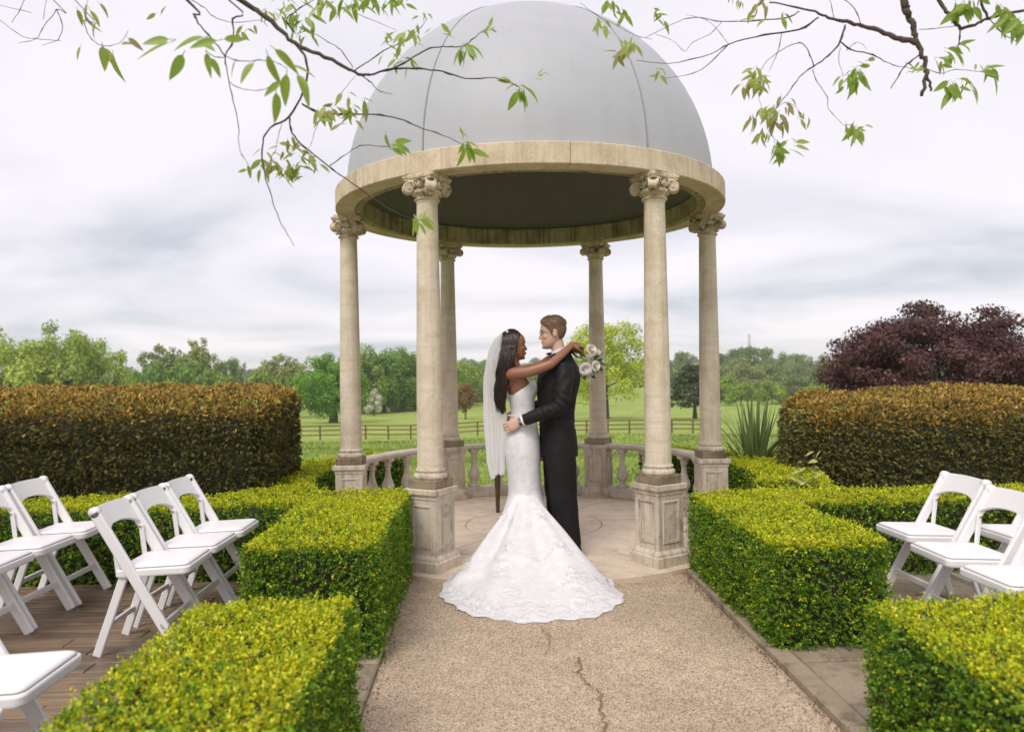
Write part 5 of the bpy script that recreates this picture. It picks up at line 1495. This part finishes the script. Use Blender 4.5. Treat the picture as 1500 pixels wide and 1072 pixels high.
# copper beech at the right
CP = [(.078, .028, .026), (.105, .038, .034), (.05, .019, .018), (.145, .06, .05)]
def copper_shape(c):
    c = c.copy(); c[:, 2] = np.where(c[:, 2] < 0, c[:, 2] * .6, c[:, 2]) ; return c
kind('copper', 31, 72000, .125, 5.0, 4.0, 230, CP, tr=.28, base=2.4, crad=(.10, .18), flat=.6, shell=(.5, 1.0), bottom=-.3, nend=40)
M['copper'] = leaf_mat('copper_leaf', .18, .5)
KINDS_['copper'][0].materials.clear(); KINDS_['copper'][0].materials.append(M['copper'])
tree('copper', 'copper_beech', 'dark purple copper beech rising behind the right yew hedge', 1375, 424, 27, 350, rot=1.1)
tree('copper', 'copper_beech', 'second purple copper beech cut by the right edge of the picture', 1545, 472, 31, 200, rot=2.6)

# ------------------------------------------------------------------ pylon on the ridge
M['mast'] = plain('galvanised_mast', (.30, .31, .33), .6, metal=.3)
d = ray(1098, 540); p = CAM + d * 480; g = float(terrain(np.array([p[0]]), np.array([p[1]]))[0]); top = (CAM + ray(1098, 489) * 480)[2]
pyl = empty('lattice_mast', (p[0], p[1], g)); tag(pyl, 'grey lattice mast standing faint on the far ridge', 'mast'); H = top - g
for sx in (-1, 1):
    for sy in (-1, 1): MB().bar((sx * 1.1, sy * 1.1, 0), (sx * .5, sy * .5, H), .15, .15).build('leg', M['mast'], pyl)
for k in range(10):
    z0, z1 = H * k / 10, H * (k + 1) / 10; w0, w1 = 1.1 - .6 * k / 10, 1.1 - .6 * (k + 1) / 10
    MB().bar((-w0, -w0, z0), (w1, -w1, z1), .10, .10).build('brace', M['mast'], pyl); MB().bar((w0, -w0, z0), (-w1, -w1, z1), .10, .10).build('brace', M['mast'], pyl)

# ------------------------------------------------------------------ spiky plants and border plants
def blade_mesh(L, w, bend, seed):
    mb = MB(); n = 8; V = []
    for i in range(n + 1):
        t = i / n; ww = w * (1 - t ** 2.2) * (.7 + .6 * t * (1 - t)); x = bend * t ** 2.3 * L; z = L * t * (1 - .25 * bend * t)
        V += [(x, -ww, z + ww * .25), (x + .002, 0, z - ww * .1), (x, ww, z + ww * .25)]
    mb.add(V, [(i * 3 + j, i * 3 + j + 1, i * 3 + 4 + j, i * 3 + 3 + j) for i in range(n) for j in (0, 1)], True); return mb.mesh('blade')
def leafplain(name, a, b_, trans=.25):
    m, nt, b = mat_new(name); n = noise(nt, 30, 4, .6, sc=(8, 8, .6)); c = mix(nt, n.outputs[0], a, b_)
    nt.links.new(c, b.inputs['Base Color']); b.inputs['Roughness'].default_value = .42
    t = nd(nt, 'ShaderNodeBsdfTranslucent'); nt.links.new(c, t.inputs[0]); s_ = nd(nt, 'ShaderNodeMixShader'); s_.inputs[0].default_value = trans
    nt.links.new(b.outputs[0], s_.inputs[1]); nt.links.new(t.outputs[0], s_.inputs[2]); nt.links.new(s_.outputs[0], nt.nodes['Material Output'].inputs[0]); return m
M['blade'] = leafplain('flax_blade', (.13, .20, .055), (.27, .33, .12)); M['blade_y'] = leafplain('yellow_flax_blade', (.38, .36, .10), (.50, .47, .18))
def spiky(loc, n, L, label, mat, spread, seed, w=.022):
    r = random.Random(seed); root = empty('flax_plant', loc); tag(root, label, 'plant')
    ms = [blade_mesh(1, w / L * 1.0, b_, 0) for b_ in (.05, .25, .55, .95)]
    for k in range(n):
        u = (k + .5) / n; me = ms[min(3, int(u * 4 * r.uniform(.6, 1.2)))]
        o = link('blade', me, mat, root); l = L * r.uniform(.65, 1.08) * (1 - .25 * u)
        o.rotation_euler = Euler((0, spread * u * r.uniform(.6, 1.2), r.uniform(0, 6.28)), 'XYZ'); o.scale = (l, l, l); o.location = (r.uniform(-.06, .06), r.uniform(-.06, .06), -.05)
c_ = at_y(1106, 690, .9)
spiky((c_[0], .9, .22), 130, 1.1, 'green spiky flax plant between the temple and the right yew hedge', M['blade'], 1.35, 2, .034)
c_ = at_y(440, 690, .1)
spiky((c_[0] - .02, .1, .0), 26, .62, 'small spiky flax at the end of the left yew hedge', M['blade'], 1.2, 3, .016)
c_ = at_y(335, 560, 2.2)
spiky((c_[0], 2.2, -.15), 22, 1.62, 'yellowish flax tips rising behind the left yew hedge', M['blade_y'], .55, 4)
# pampas-like plume clump beside it
c_ = at_y(318, 560, 2.6)
spiky((c_[0], 2.6, -.2), 40, 1.52, 'pale grassy clump behind the left yew hedge', M['blade_y'], .5, 6, .012)
# variegated low plant at the foot of the right yew
root = empty('border_plant', (2.15, -1.0, .3)); tag(root, 'small yellow variegated plant at the foot of the right yew hedge', 'plant')
M['varieg'] = leafplain('variegated_leaf', (.45, .45, .12), (.62, .58, .28)); r = random.Random(12)
lv_me = lf_me.copy(); lv_me.materials.clear(); lv_me.materials.append(M['varieg'])
stm = MB()
for k in range(42):
    p = Vector((r.uniform(-.14, .16), r.uniform(-.06, .06), r.uniform(.05, .42))); o = link('leaf', lv_me, None, root); o.matrix_local = Matrix.Translation(p) @ rot_to((r.uniform(-1, 1), r.uniform(-1, .2), r.uniform(-.2, .9)), (0, -.6, 1)) @ Matrix.Scale(r.uniform(.05, .09), 4)
    if k % 4 == 0: stm.tube([(p.x * .3, 0, -.3), p], .003, 5)
stm.build('stem', M['stem'], root)

# ------------------------------------------------------------------ overhanging cherry trees
M['twig'] = plain('dark_cherry_bark', (.060, .038, .034), .75, var=.4, scale=60, bmp=.4, bscale=90)
M['limb'] = plain('lichened_cherry_bark', (.085, .062, .048), .85, var=.5, scale=40, bmp=.8, bscale=60)
CL = [leafplain('cherry_leaf_green', (.24, .36, .05), (.36, .49, .08), .5), leafplain('cherry_leaf_pale', (.38, .46, .10), (.48, .55, .16), .5), leafplain('cherry_leaf_bronze', (.32, .30, .10), (.42, .37, .14), .5)]
def cherry_leaf(bend, fold, wd):
    V = []; n = 7
    for i in range(n + 1):
        t = i / n; w_ = wd * (sin(pi * t ** .8) ** .85) * (1 - .25 * t); z = -bend * t * t
        V += [(t, -w_, z + w_ * fold), (t, 0, z), (t, w_, z + w_ * fold)]
    mb = MB(); mb.add(V, [(i * 3 + j, i * 3 + j + 1, i * 3 + 4 + j, i * 3 + 3 + j) for i in range(n) for j in (0, 1)], True)
    mb.tube([(-.16, 0, .01), (0, 0, 0)], .012, 5); return mb.mesh('leaf')
LM = []
for mt in CL:
    for bd, fo, wd in ((.15, .4, .18), (.35, .6, .15), (.08, .25, .20)):
        me = cherry_leaf(bd, fo, wd); me.materials.append(mt); LM.append(me)
class Cherry:
    def __init__(s, root, seed): s.root = root; s.r = random.Random(seed); s.inv = -Vector(root.location)
    def branch(s, pix, D, r0, r1, name='branch', mat='twig', pre=None):
        pts = [Vector(at_d(x, y, d)) for (x, y), d in zip(pix, np.linspace(D[0], D[1], len(pix)))]
        if pre: pts = [Vector(p) for p in pre] + pts
        pts = crom(pts, 4); r = s.r
        k = (r0 + r1) / 2
        pts = [p + Vector((r.uniform(-1, 1), r.uniform(-1, 1), r.uniform(-1, 1))) * min(.006, .35 * k + .0012) if 0 < i < len(pts) - 1 else p for i, p in enumerate(pts)]
        rad_ = [a * r.uniform(.88, 1.15) for a in np.linspace(r0, r1, len(pts))]
        if r0 < .006:
            for i in range(3, len(rad_) - 1, 5): rad_[i] *= 1.5      # bud nodes
        o = MB().tube(pts, rad_, 7 if r0 > .006 else 5).build(name, M[mat], s.root); o.location = s.inv; return o
    def leaf(s, px, py, ang, L, D, kind_=None):
        r = s.r; p = Vector(at_d(px, py, D)); a = rad(ang)
        q = Vector(at_d(px + cos(a) * L, py + sin(a) * L, D)); d = q - p; L_ = d.length
        d = d.normalized() + Vector(ray(750, 536)) * r.uniform(-.35, .35)
        me = r.choice(LM) if kind_ is None else LM[kind_ * 3 + r.randrange(3)]
        o = link('leaf', me, None, s.root)
        up = Vector((r.uniform(-.8, .8), -r.uniform(.2, 1), r.uniform(-.2, 1)))
        o.matrix_local = Matrix.Translation(p + s.inv) @ rot_to(d, up) @ Matrix.Scale(L_ * r.uniform(.95, 1.1), 4)
    def fan(s, px, py, n, a0, a1, L, D, kind_=None, jit=5):
        n = int(n * 1.45 + .5)
        for i in range(n):
            a = a0 + (a1 - a0) * (i + s.r.uniform(.0, 1.0)) / n
            s.leaf(px + s.r.uniform(-jit, jit) * 1.6, py + s.r.uniform(-jit, jit) * 1.4, a, L * s.r.uniform(.5, 1.02), D + s.r.uniform(-.05, .05), kind_)
ct = empty('cherry_tree', (-3.7, -4.6, 0)); tag(ct, 'cherry tree reaching in with leafy twigs at the upper left', 'tree')
T = Cherry(ct, 5)
o = MB().tube(crom([(-3.7, -4.6, -.05), (-3.65, -4.62, 1.2), (-3.75, -4.55, 2.4), (-3.5, -4.5, 3.3)], 4), list(np.linspace(.16, .07, 13)), 12).build('trunk', M['limb'], ct); o.location = T.inv
T.branch([(350, 0), (375, 14), (407, 39), (431, 64), (467, 81), (502, 96), (520, 106), (541, 110)], (3.0, 3.1), .0125, .0055, mat='limb', pre=[(-3.5, -4.5, 3.3), (-2.7, -4.3, 3.55), (-2.05, -4.12, 3.30)])
T.branch([(541, 110), (577, 101), (612, 101), (648, 105), (683, 115), (726, 115), (761, 128)], (3.1, 3.2), .0045, .0016)
T.branch([(570, 103), (598, 89), (630, 71), (655, 69), (680, 67), (701, 50), (718, 39)], (3.1, 3.2), .0035, .0013)
T.branch([(431, 64), (446, 82), (451, 103), (444, 135), (424, 170), (396, 188), (385, 209), (385, 241), (392, 269), (403, 305), (417, 337), (431, 360)], (3.05, 2.9), .006, .0011)
T.branch([(442, 152), (467, 165), (499, 167), (548, 168), (584, 174), (612, 186), (648, 198), (683, 214)], (3.0, 3.15), .0042, .0013)
T.branch([(424, 172), (428, 195), (446, 216), (481, 243), (506, 262), (548, 291), (584, 314), (619, 324)], (2.98, 3.15), .0038, .0013)
T.branch([(483, 243), (506, 227), (527, 214), (555, 214), (577, 216)], (3.02, 3.1), .002, .0012)
T.branch([(520, 103), (563, 74), (584, 64), (612, 46), (626, 28)], (3.1, 3.3), .0026, .001)
T.branch([(517, 99), (499, 74), (481, 62), (453, 46), (432, 50)], (3.1, 3.2), .002, .001)
T.branch([(531, 112), (545, 122), (556, 134), (575, 138)], (3.1, 3.15), .0024, .001)
T.branch([(335, 0), (341, 28), (341, 60), (330, 82), (333, 106), (342, 149), (349, 184), (351, 220), (365, 241)], (2.6, 2.75), .0034, .0009, pre=[(-2.05, -4.12, 3.30)])
T.branch([(273, 0), (284, 21), (294, 39), (316, 64), (330, 85)], (2.7, 2.6), .0045, .002, pre=[(-2.7, -4.3, 3.55), (-2.0, -4.5, 3.2)])
T.branch([(78, 0), (83, 14), (64, 39), (53, 57), (27, 64)], (3.4, 3.5), .0022, .0009, pre=[(-2.7, -4.3, 3.55)])
T.branch([(83, 14), (92, 39), (85, 58), (62, 67)], (3.4, 3.5), .002, .0009)
T.branch([(0, 30), (32, 53), (53, 57), (89, 60)], (3.4, 3.5), .0012, .0012)
T.branch([(0, 8), (46, 19)], (3.6, 3.6), .001, .001); T.branch([(36, 0), (26, 20), (17, 34)], (3.6, 3.6), .0016, .0009); T.branch([(68, 0), (63, 30)], (3.6, 3.6), .0011, .0008)
T.branch([(113, 4), (122, 30), (131, 53), (149, 67), (174, 64), (188, 45)], (2.9, 3.0), .002, .0009, pre=[(-2.7, -4.3, 3.55)])
T.branch([(280, 0), (300, 12), (312, 24), (340, 33), (380, 30), (392, 40)], (3.2, 3.4), .0018, .0009)
T.branch([(330, 85), (316, 84), (300, 75)], (2.6, 2.3), .0016, .001); T.branch([(335, 120), (352, 130), (381, 133), (404, 121)], (2.6, 2.4), .0014, .001)
T.branch([(330, 82), (352, 90), (380, 88), (405, 92), (420, 100)], (2.6, 2.35), .0016, .001)
T.branch([(414, 178), (408, 200), (402, 226)], (2.95, 2.95), .0012, .0009); T.branch([(470, 172), (462, 190), (455, 214)], (3.0, 3.0), .0012, .0009)
T.branch([(432, 48), (420, 30), (440, 12), (460, 0)], (3.05, 3.0), .003, .0016); T.branch([(512, 14), (545, 30), (580, 44)], (3.2, 3.3), .0012, .0009)
T.branch([(490, 155), (505, 130), (520, 112)], (3.1, 3.1), .0011, .0009)
# big soft leaves nearest the camera
for px, py, a, L in ((248, 58, 165, 40), (250, 62, 150, 58), (268, 80, 110, 44), (300, 55, 160, 48), (290, 60, 30, 34), (318, 60, 160, 40), (303, 78, 80, 36), (328, 58, -10, 30), (392, 80, 75, 48), (372, 92, 120, 40), (402, 72, 40, 44), (404, 135, 95, 46), (420, 108, 100, 48), (436, 110, 60, 52), (425, 95, 20, 44), (345, 90, 100, 28), (308, 85, 60, 34), (412, 120, 140, 34)):
    T.leaf(px, py, a, L, 2.35 + T.r.uniform(-.1, .1), 0)
for px, py, a, L in ((118, 68, 120, 20), (113, 14, 75, 22), (124, 20, 65, 30), (142, 32, 110, 26), (150, 68, 80, 38), (166, 80, 80, 38), (152, 70, 60, 34), (178, 65, -5, 16), (188, 56, 40, 24), (228, 20, 150, 18), (236, 22, -60, 14), (132, 15, 60, 26), (128, 4, 95, 30), (145, 5, 50, 22)):
    T.leaf(px, py, a, L, 2.9, T.r.choice((0, 0, 1, 2)))
T.fan(762, 128, 6, 20, 130, 32, 3.2, 0); T.fan(750, 118, 2, 150, 200, 20, 3.2, 1); T.fan(790, 112, 3, -60, 20, 14, 3.2, 1)
T.fan(682, 68, 7, 25, 125, 32, 3.15, 0); T.fan(662, 52, 2, 200, 260, 22, 3.15, 0); T.fan(712, 45, 5, -80, 60, 18, 3.2, 1)
T.fan(684, 213, 6, 0, 120, 30, 3.15, 0); T.fan(676, 198, 2, 200, 300, 18, 3.15, 0)
T.fan(616, 323, 5, 10, 110, 30, 3.15, 0); T.fan(615, 320, 3, 190, 300, 16, 3.15, 1)
T.fan(577, 214, 4, -15, 60, 30, 3.1, 0); T.leaf(565, 196, 80, 22, 3.1, 0)
for cx, cy, n, L in ((395, 230, 9, 24), (412, 245, 9, 26), (440, 222, 9, 24), (432, 255, 7, 26), (375, 235, 5, 26), (455, 235, 5, 24), (418, 212, 6, 20), (475, 165, 8, 26), (500, 150, 7, 26), (528, 158, 5, 28), (505, 172, 5, 26)):
    T.fan(cx, cy, n, 10, 170, L, 3.0, None, 10)
for cx, cy, n, L in ((578, 58, 6, 22), (600, 56, 6, 24), (590, 92, 4, 24), (575, 80, 3, 18), (620, 30, 5, 16), (450, 30, 6, 26), (420, 18, 6, 26), (480, 5, 7, 26), (505, 5, 6, 28), (530, 0, 6, 28), (560, 0, 6, 26), (582, 0, 5, 22), (445, 42, 5, 24), (400, 20, 5, 22), (365, 40, 4, 20), (430, 0, 5, 24)):
    T.fan(cx, cy, n, 20, 165, L, 3.15, T.r.choice((0, 0, 1)), 9)

ct2 = empty('cherry_tree', (3.4, -4.3, 0)); tag(ct2, 'cherry tree reaching in with dark limbs at the upper right', 'tree')
T = Cherry(ct2, 9)
o = MB().tube(crom([(3.4, -4.3, -.05), (3.35, -4.3, 1.4), (3.45, -4.25, 2.6), (3.1, -4.2, 3.7)], 4), list(np.linspace(.17, .06, 13)), 12).build('trunk', M['limb'], ct2); o.location = T.inv
UPR = [(3.1, -4.2, 3.7), (2.3, -4.05, 3.85)]
T.branch([(1322, 0), (1327, 14), (1333, 28), (1338, 44), (1342, 60), (1350, 78), (1356, 96), (1357, 113), (1350, 141)], (3.2, 3.2), .0185, .007, mat='limb', pre=[UPR[0], at_d(1420, -230, 3.4), at_d(1318, -70, 3.22)])
T.branch([(1356, 112), (1362, 122), (1363, 134)], (3.2, 3.2), .007, .005, mat='limb')
T.branch([(1345, 62), (1318, 57), (1300, 51), (1283, 43), (1262, 38), (1240, 32), (1222, 29), (1205, 22), (1179, 13), (1127, 4)], (3.2, 3.35), .0125, .0032, mat='limb')
T.branch([(1238, 37), (1231, 61), (1214, 82), (1192, 97), (1171, 113), (1153, 139), (1136, 160)], (3.25, 3.2), .0045, .0013)
T.branch([(1231, 61), (1249, 74), (1279, 80), (1301, 93), (1331, 100)], (3.22, 3.2), .0035, .0012)
T.branch([(1192, 97), (1184, 76), (1171, 63), (1145, 74), (1119, 95), (1110, 126)], (3.22, 3.3), .0024, .001)
T.branch([(1190, 102), (1197, 121), (1212, 143), (1214, 160), (1236, 184)], (3.2, 3.15), .0018, .0009)
T.branch([(1199, 26), (1171, 43), (1119, 52), (1067, 65), (1041, 80), (980, 93), (932, 89)], (3.3, 3.5), .0042, .001)
T.branch([(1067, 65), (1041, 91), (1015, 108), (967, 115)], (3.4, 3.5), .0024, .001)
T.branch([(1171, 17), (1153, 26), (1110, 30), (1058, 32), (1023, 26), (993, 32), (945, 56)], (3.3, 3.5), .003, .001)
T.branch([(1145, 48), (1140, 74), (1127, 104)], (3.3, 3.3), .002, .001); T.branch([(1058, 32), (1040, 50), (1015, 62), (1003, 76), (985, 60), (960, 50)], (3.45, 3.5), .0013, .0008)
T.branch([(1067, 65), (1052, 45), (1035, 30), (1005, 22)], (3.4, 3.5), .0012, .0008)
T.branch([(1376, 0), (1387, 17), (1399, 33), (1407, 43)], (3.3, 3.25), .009, .007, mat='limb', pre=[UPR[0], at_d(1440, -200, 3.4), at_d(1366, -50, 3.3)])
T.branch([(1407, 43), (1428, 36), (1448, 28), (1475, 20), (1510, 15)], (3.25, 3.2), .0065, .0055, mat='limb'); T.branch([(1407, 43), (1405, 60), (1402, 76)], (3.25, 3.25), .0035, .002)
T.branch([(1448, 28), (1440, 10), (1436, -8)], (3.2, 3.2), .006, .005, mat='limb'); T.branch([(1345, 82), (1328, 95), (1318, 108), (1305, 130)], (3.2, 3.15), .0035, .002)
T.branch([(1346, 44), (1370, 42), (1407, 38)], (3.2, 3.25), .0014, .0014); T.branch([(1356, 100), (1378, 108), (1400, 102), (1432, 105), (1455, 106)], (3.2, 3.1), .0016, .0009)
T.branch([(1231, 70), (1228, 90), (1236, 112)], (3.2, 3.2), .0014, .0008); T.branch([(1262, 38), (1252, 14), (1230, -5)], (3.25, 3.3), .002, .0015); T.branch([(1222, 29), (1218, 8), (1212, -5)], (3.25, 3.3), .0016, .001)
T.branch([(1136, 160), (1126, 186), (1132, 200), (1143, 214)], (3.2, 3.2), .0013, .0009); T.branch([(1110, 126), (1112, 146), (1120, 168)], (3.3, 3.25), .001, .0009); T.branch([(1236, 112), (1246, 104), (1254, 108)], (3.2, 3.2), .0009, .0009); T.branch([(1236, 184), (1246, 183), (1254, 187)], (3.15, 3.15), .0009, .0009); T.branch([(1136, 160), (1155, 150), (1175, 168)], (3.22, 3.25), .001, .0008); T.branch([(1240, 74), (1256, 62), (1270, 72)], (3.2, 3.2), .0014, .0008)
T.branch([(1448, 28), (1470, 50), (1492, 62)], (3.2, 3.1), .0025, .001); T.branch([(850, 5), (880, 25), (905, 38), (930, 52), (955, 58)], (3.5, 3.5), .001, .001)
for cx, cy, n, a0, a1, L, D, kd in ((880, 30, 5, 30, 150, 24, 3.5, 1), (905, 22, 4, 30, 150, 22, 3.5, 0), (918, 62, 8, 20, 160, 24, 3.5, 1), (915, 78, 6, 60, 200, 22, 3.5, 2), (962, 22, 5, -30, 150, 20, 3.5, 0), (968, 108, 5, -20, 160, 18, 3.5, 1), (890, 8, 5, 30, 140, 22, 3.5, 0),
                                   (1102, 108, 6, 20, 170, 26, 3.3, 1), (1115, 120, 8, 0, 180, 24, 3.3, 1), (1092, 125, 4, 60, 150, 24, 3.3, 2), (1125, 165, 8, 60, 140, 26, 3.25, 1), (1140, 172, 6, 50, 130, 28, 3.25, 2), (1108, 165, 4, 70, 130, 26, 3.25, 2), (1155, 148, 4, 30, 120, 22, 3.25, 2), (1175, 170, 4, 10, 110, 20, 3.25, 1), (1122, 190, 5, 70, 130, 24, 3.25, 1),
                                   (1142, 215, 9, 30, 160, 30, 3.2, 0), (1160, 212, 3, -10, 30, 24, 3.2, 1), (1252, 108, 8, 30, 140, 34, 3.2, 0), (1260, 98, 3, -20, 30, 26, 3.2, 1), (1238, 118, 3, 90, 150, 24, 3.2, 0), (1250, 186, 7, 35, 140, 32, 3.15, 0), (1262, 184, 3, -40, 20, 22, 3.15, 1),
                                   (1380, 86, 6, 0, 100, 28, 3.2, 0), (1398, 76, 4, -30, 60, 30, 3.2, 0), (1395, 128, 7, 30, 150, 32, 3.1, 0), (1412, 122, 5, 0, 110, 28, 3.1, 0), (1445, 104, 4, -20, 90, 32, 3.1, 0), (1430, 100, 2, -110, -40, 18, 3.1, 1), (1410, 10, 8, 20, 160, 30, 3.2, 0), (1428, 5, 6, 20, 140, 28, 3.2, 0),
                                   (1480, 30, 8, 20, 160, 34, 3.1, 0), (1470, 14, 6, 20, 160, 30, 3.15, 0), (1495, 40, 6, 20, 160, 30, 3.1, 0), (1110, 20, 5, 60, 200, 20, 3.3, 0), (1140, 22, 3, 0, 120, 20, 3.3, 0), (1078, 0, 4, 40, 140, 18, 3.4, 0), (1118, 0, 4, 40, 140, 20, 3.3, 2), (1345, 98, 5, 100, 220, 18, 3.2, 1)):
    T.fan(cx, cy, n, a0, a1, L, D, kd, 7)

# ------------------------------------------------------------------ litter along the kerb, grass tufts
r = np.random.default_rng(44); n = 1500
u = r.random(n); sd_ = np.where(r.random(n) < .75, 1, -1)
P = np.stack([sd_ * (.975 - np.abs(r.normal(0, .022, n))), -5.6 + u * 3.9, np.full(n, -.021)], 1)
k = r.random(n) < .18; P[k] = np.stack([r.uniform(-.95, .95, k.sum()), -1.93 - np.abs(r.normal(0, .03, k.sum())), np.full(k.sum(), -.022)], 1)
k = r.random(n) < .10; P[k] = np.stack([r.uniform(-.93, .93, k.sum()), r.uniform(-5.4, -2.0, k.sum()), np.full(k.sum(), -.021)], 1)
ax = np.stack([r.normal(0, 1, n), r.normal(0, 1, n), r.uniform(.0, .3, n)], 1)
L = r.uniform(.005, .018, n) * np.where(k, .7, 1)
V, F = leaf_quads(P, ax, np.tile([0, 0, 1.], (n, 1)) + r.normal(0, .35, (n, 3)), L, L * .6, .2)
lit = link('leaf_litter', np_mesh('leaf_litter', V, F, False, np.repeat(np.array([(.16, .08, .035), (.24, .13, .06), (.10, .06, .03), (.30, .2, .1)])[r.integers(4, size=n)], 4, 0)), M['yew'])
tag(lit, 'brown leaf litter gathered along the kerb edges', 'leaf litter', kind='stuff')
n = 60000
D = 9.2 + (r.random(n) ** 1.8) * 45; a = r.uniform(-.42, .36, n)
X = CAM[0] + D * np.tan(a + YAW); Y = CAM[1] + D
ok = Y > 2.3; X, Y, D = X[ok], Y[ok], D[ok]; n = len(X)
patch = np.sin(X * .9 + Y * .5) + np.sin(Y * .7 - X * .4 + 1) + r.normal(0, .6, n)
P = np.stack([X, Y, terrain(X, Y) - .01], 1)
ax = np.stack([r.normal(0, .4, n), r.normal(0, .4, n), np.ones(n)], 1); L = r.uniform(.05, .12, n) * (1 + .35 * (patch > .8)) * (1 + D / 60)
V, F = leaf_quads(P, ax, r.normal(0, 1, (n, 3)), L, L * .10 + D * .0006, .1)
c = np.array([(.22, .33, .055), (.28, .38, .07), (.16, .26, .05), (.36, .41, .10)])[r.integers(4, size=n)] * np.where(patch > .8, .75, 1.05)[:, None]
gt = link('meadow_grass', np_mesh('meadow_grass', V, F, False, np.repeat(c, 4, 0)), M['leaf'])
tag(gt, 'tufted green meadow grass just beyond the balustrade', 'grass', kind='stuff')

# ------------------------------------------------------------------ haze
m = bpy.data.materials.new('thin_haze'); m.use_nodes = True; nt = m.node_tree; nt.nodes.clear()
o_ = nd(nt, 'ShaderNodeOutputMaterial'); pv = nd(nt, 'ShaderNodeVolumePrincipled')
pv.inputs['Color'].default_value = (.97, .98, 1, 1); pv.inputs['Density'].default_value = .00030; pv.inputs['Anisotropy'].default_value = .2
nt.links.new(pv.outputs[0], o_.inputs['Volume'])
hz = MB().box((0, 690, 5.0), (1500, 850, 21)).build('haze', m)
hz.location = (0, 0, 0); tag(hz, 'thin pale haze in the air over the far woods', 'haze', kind='stuff')
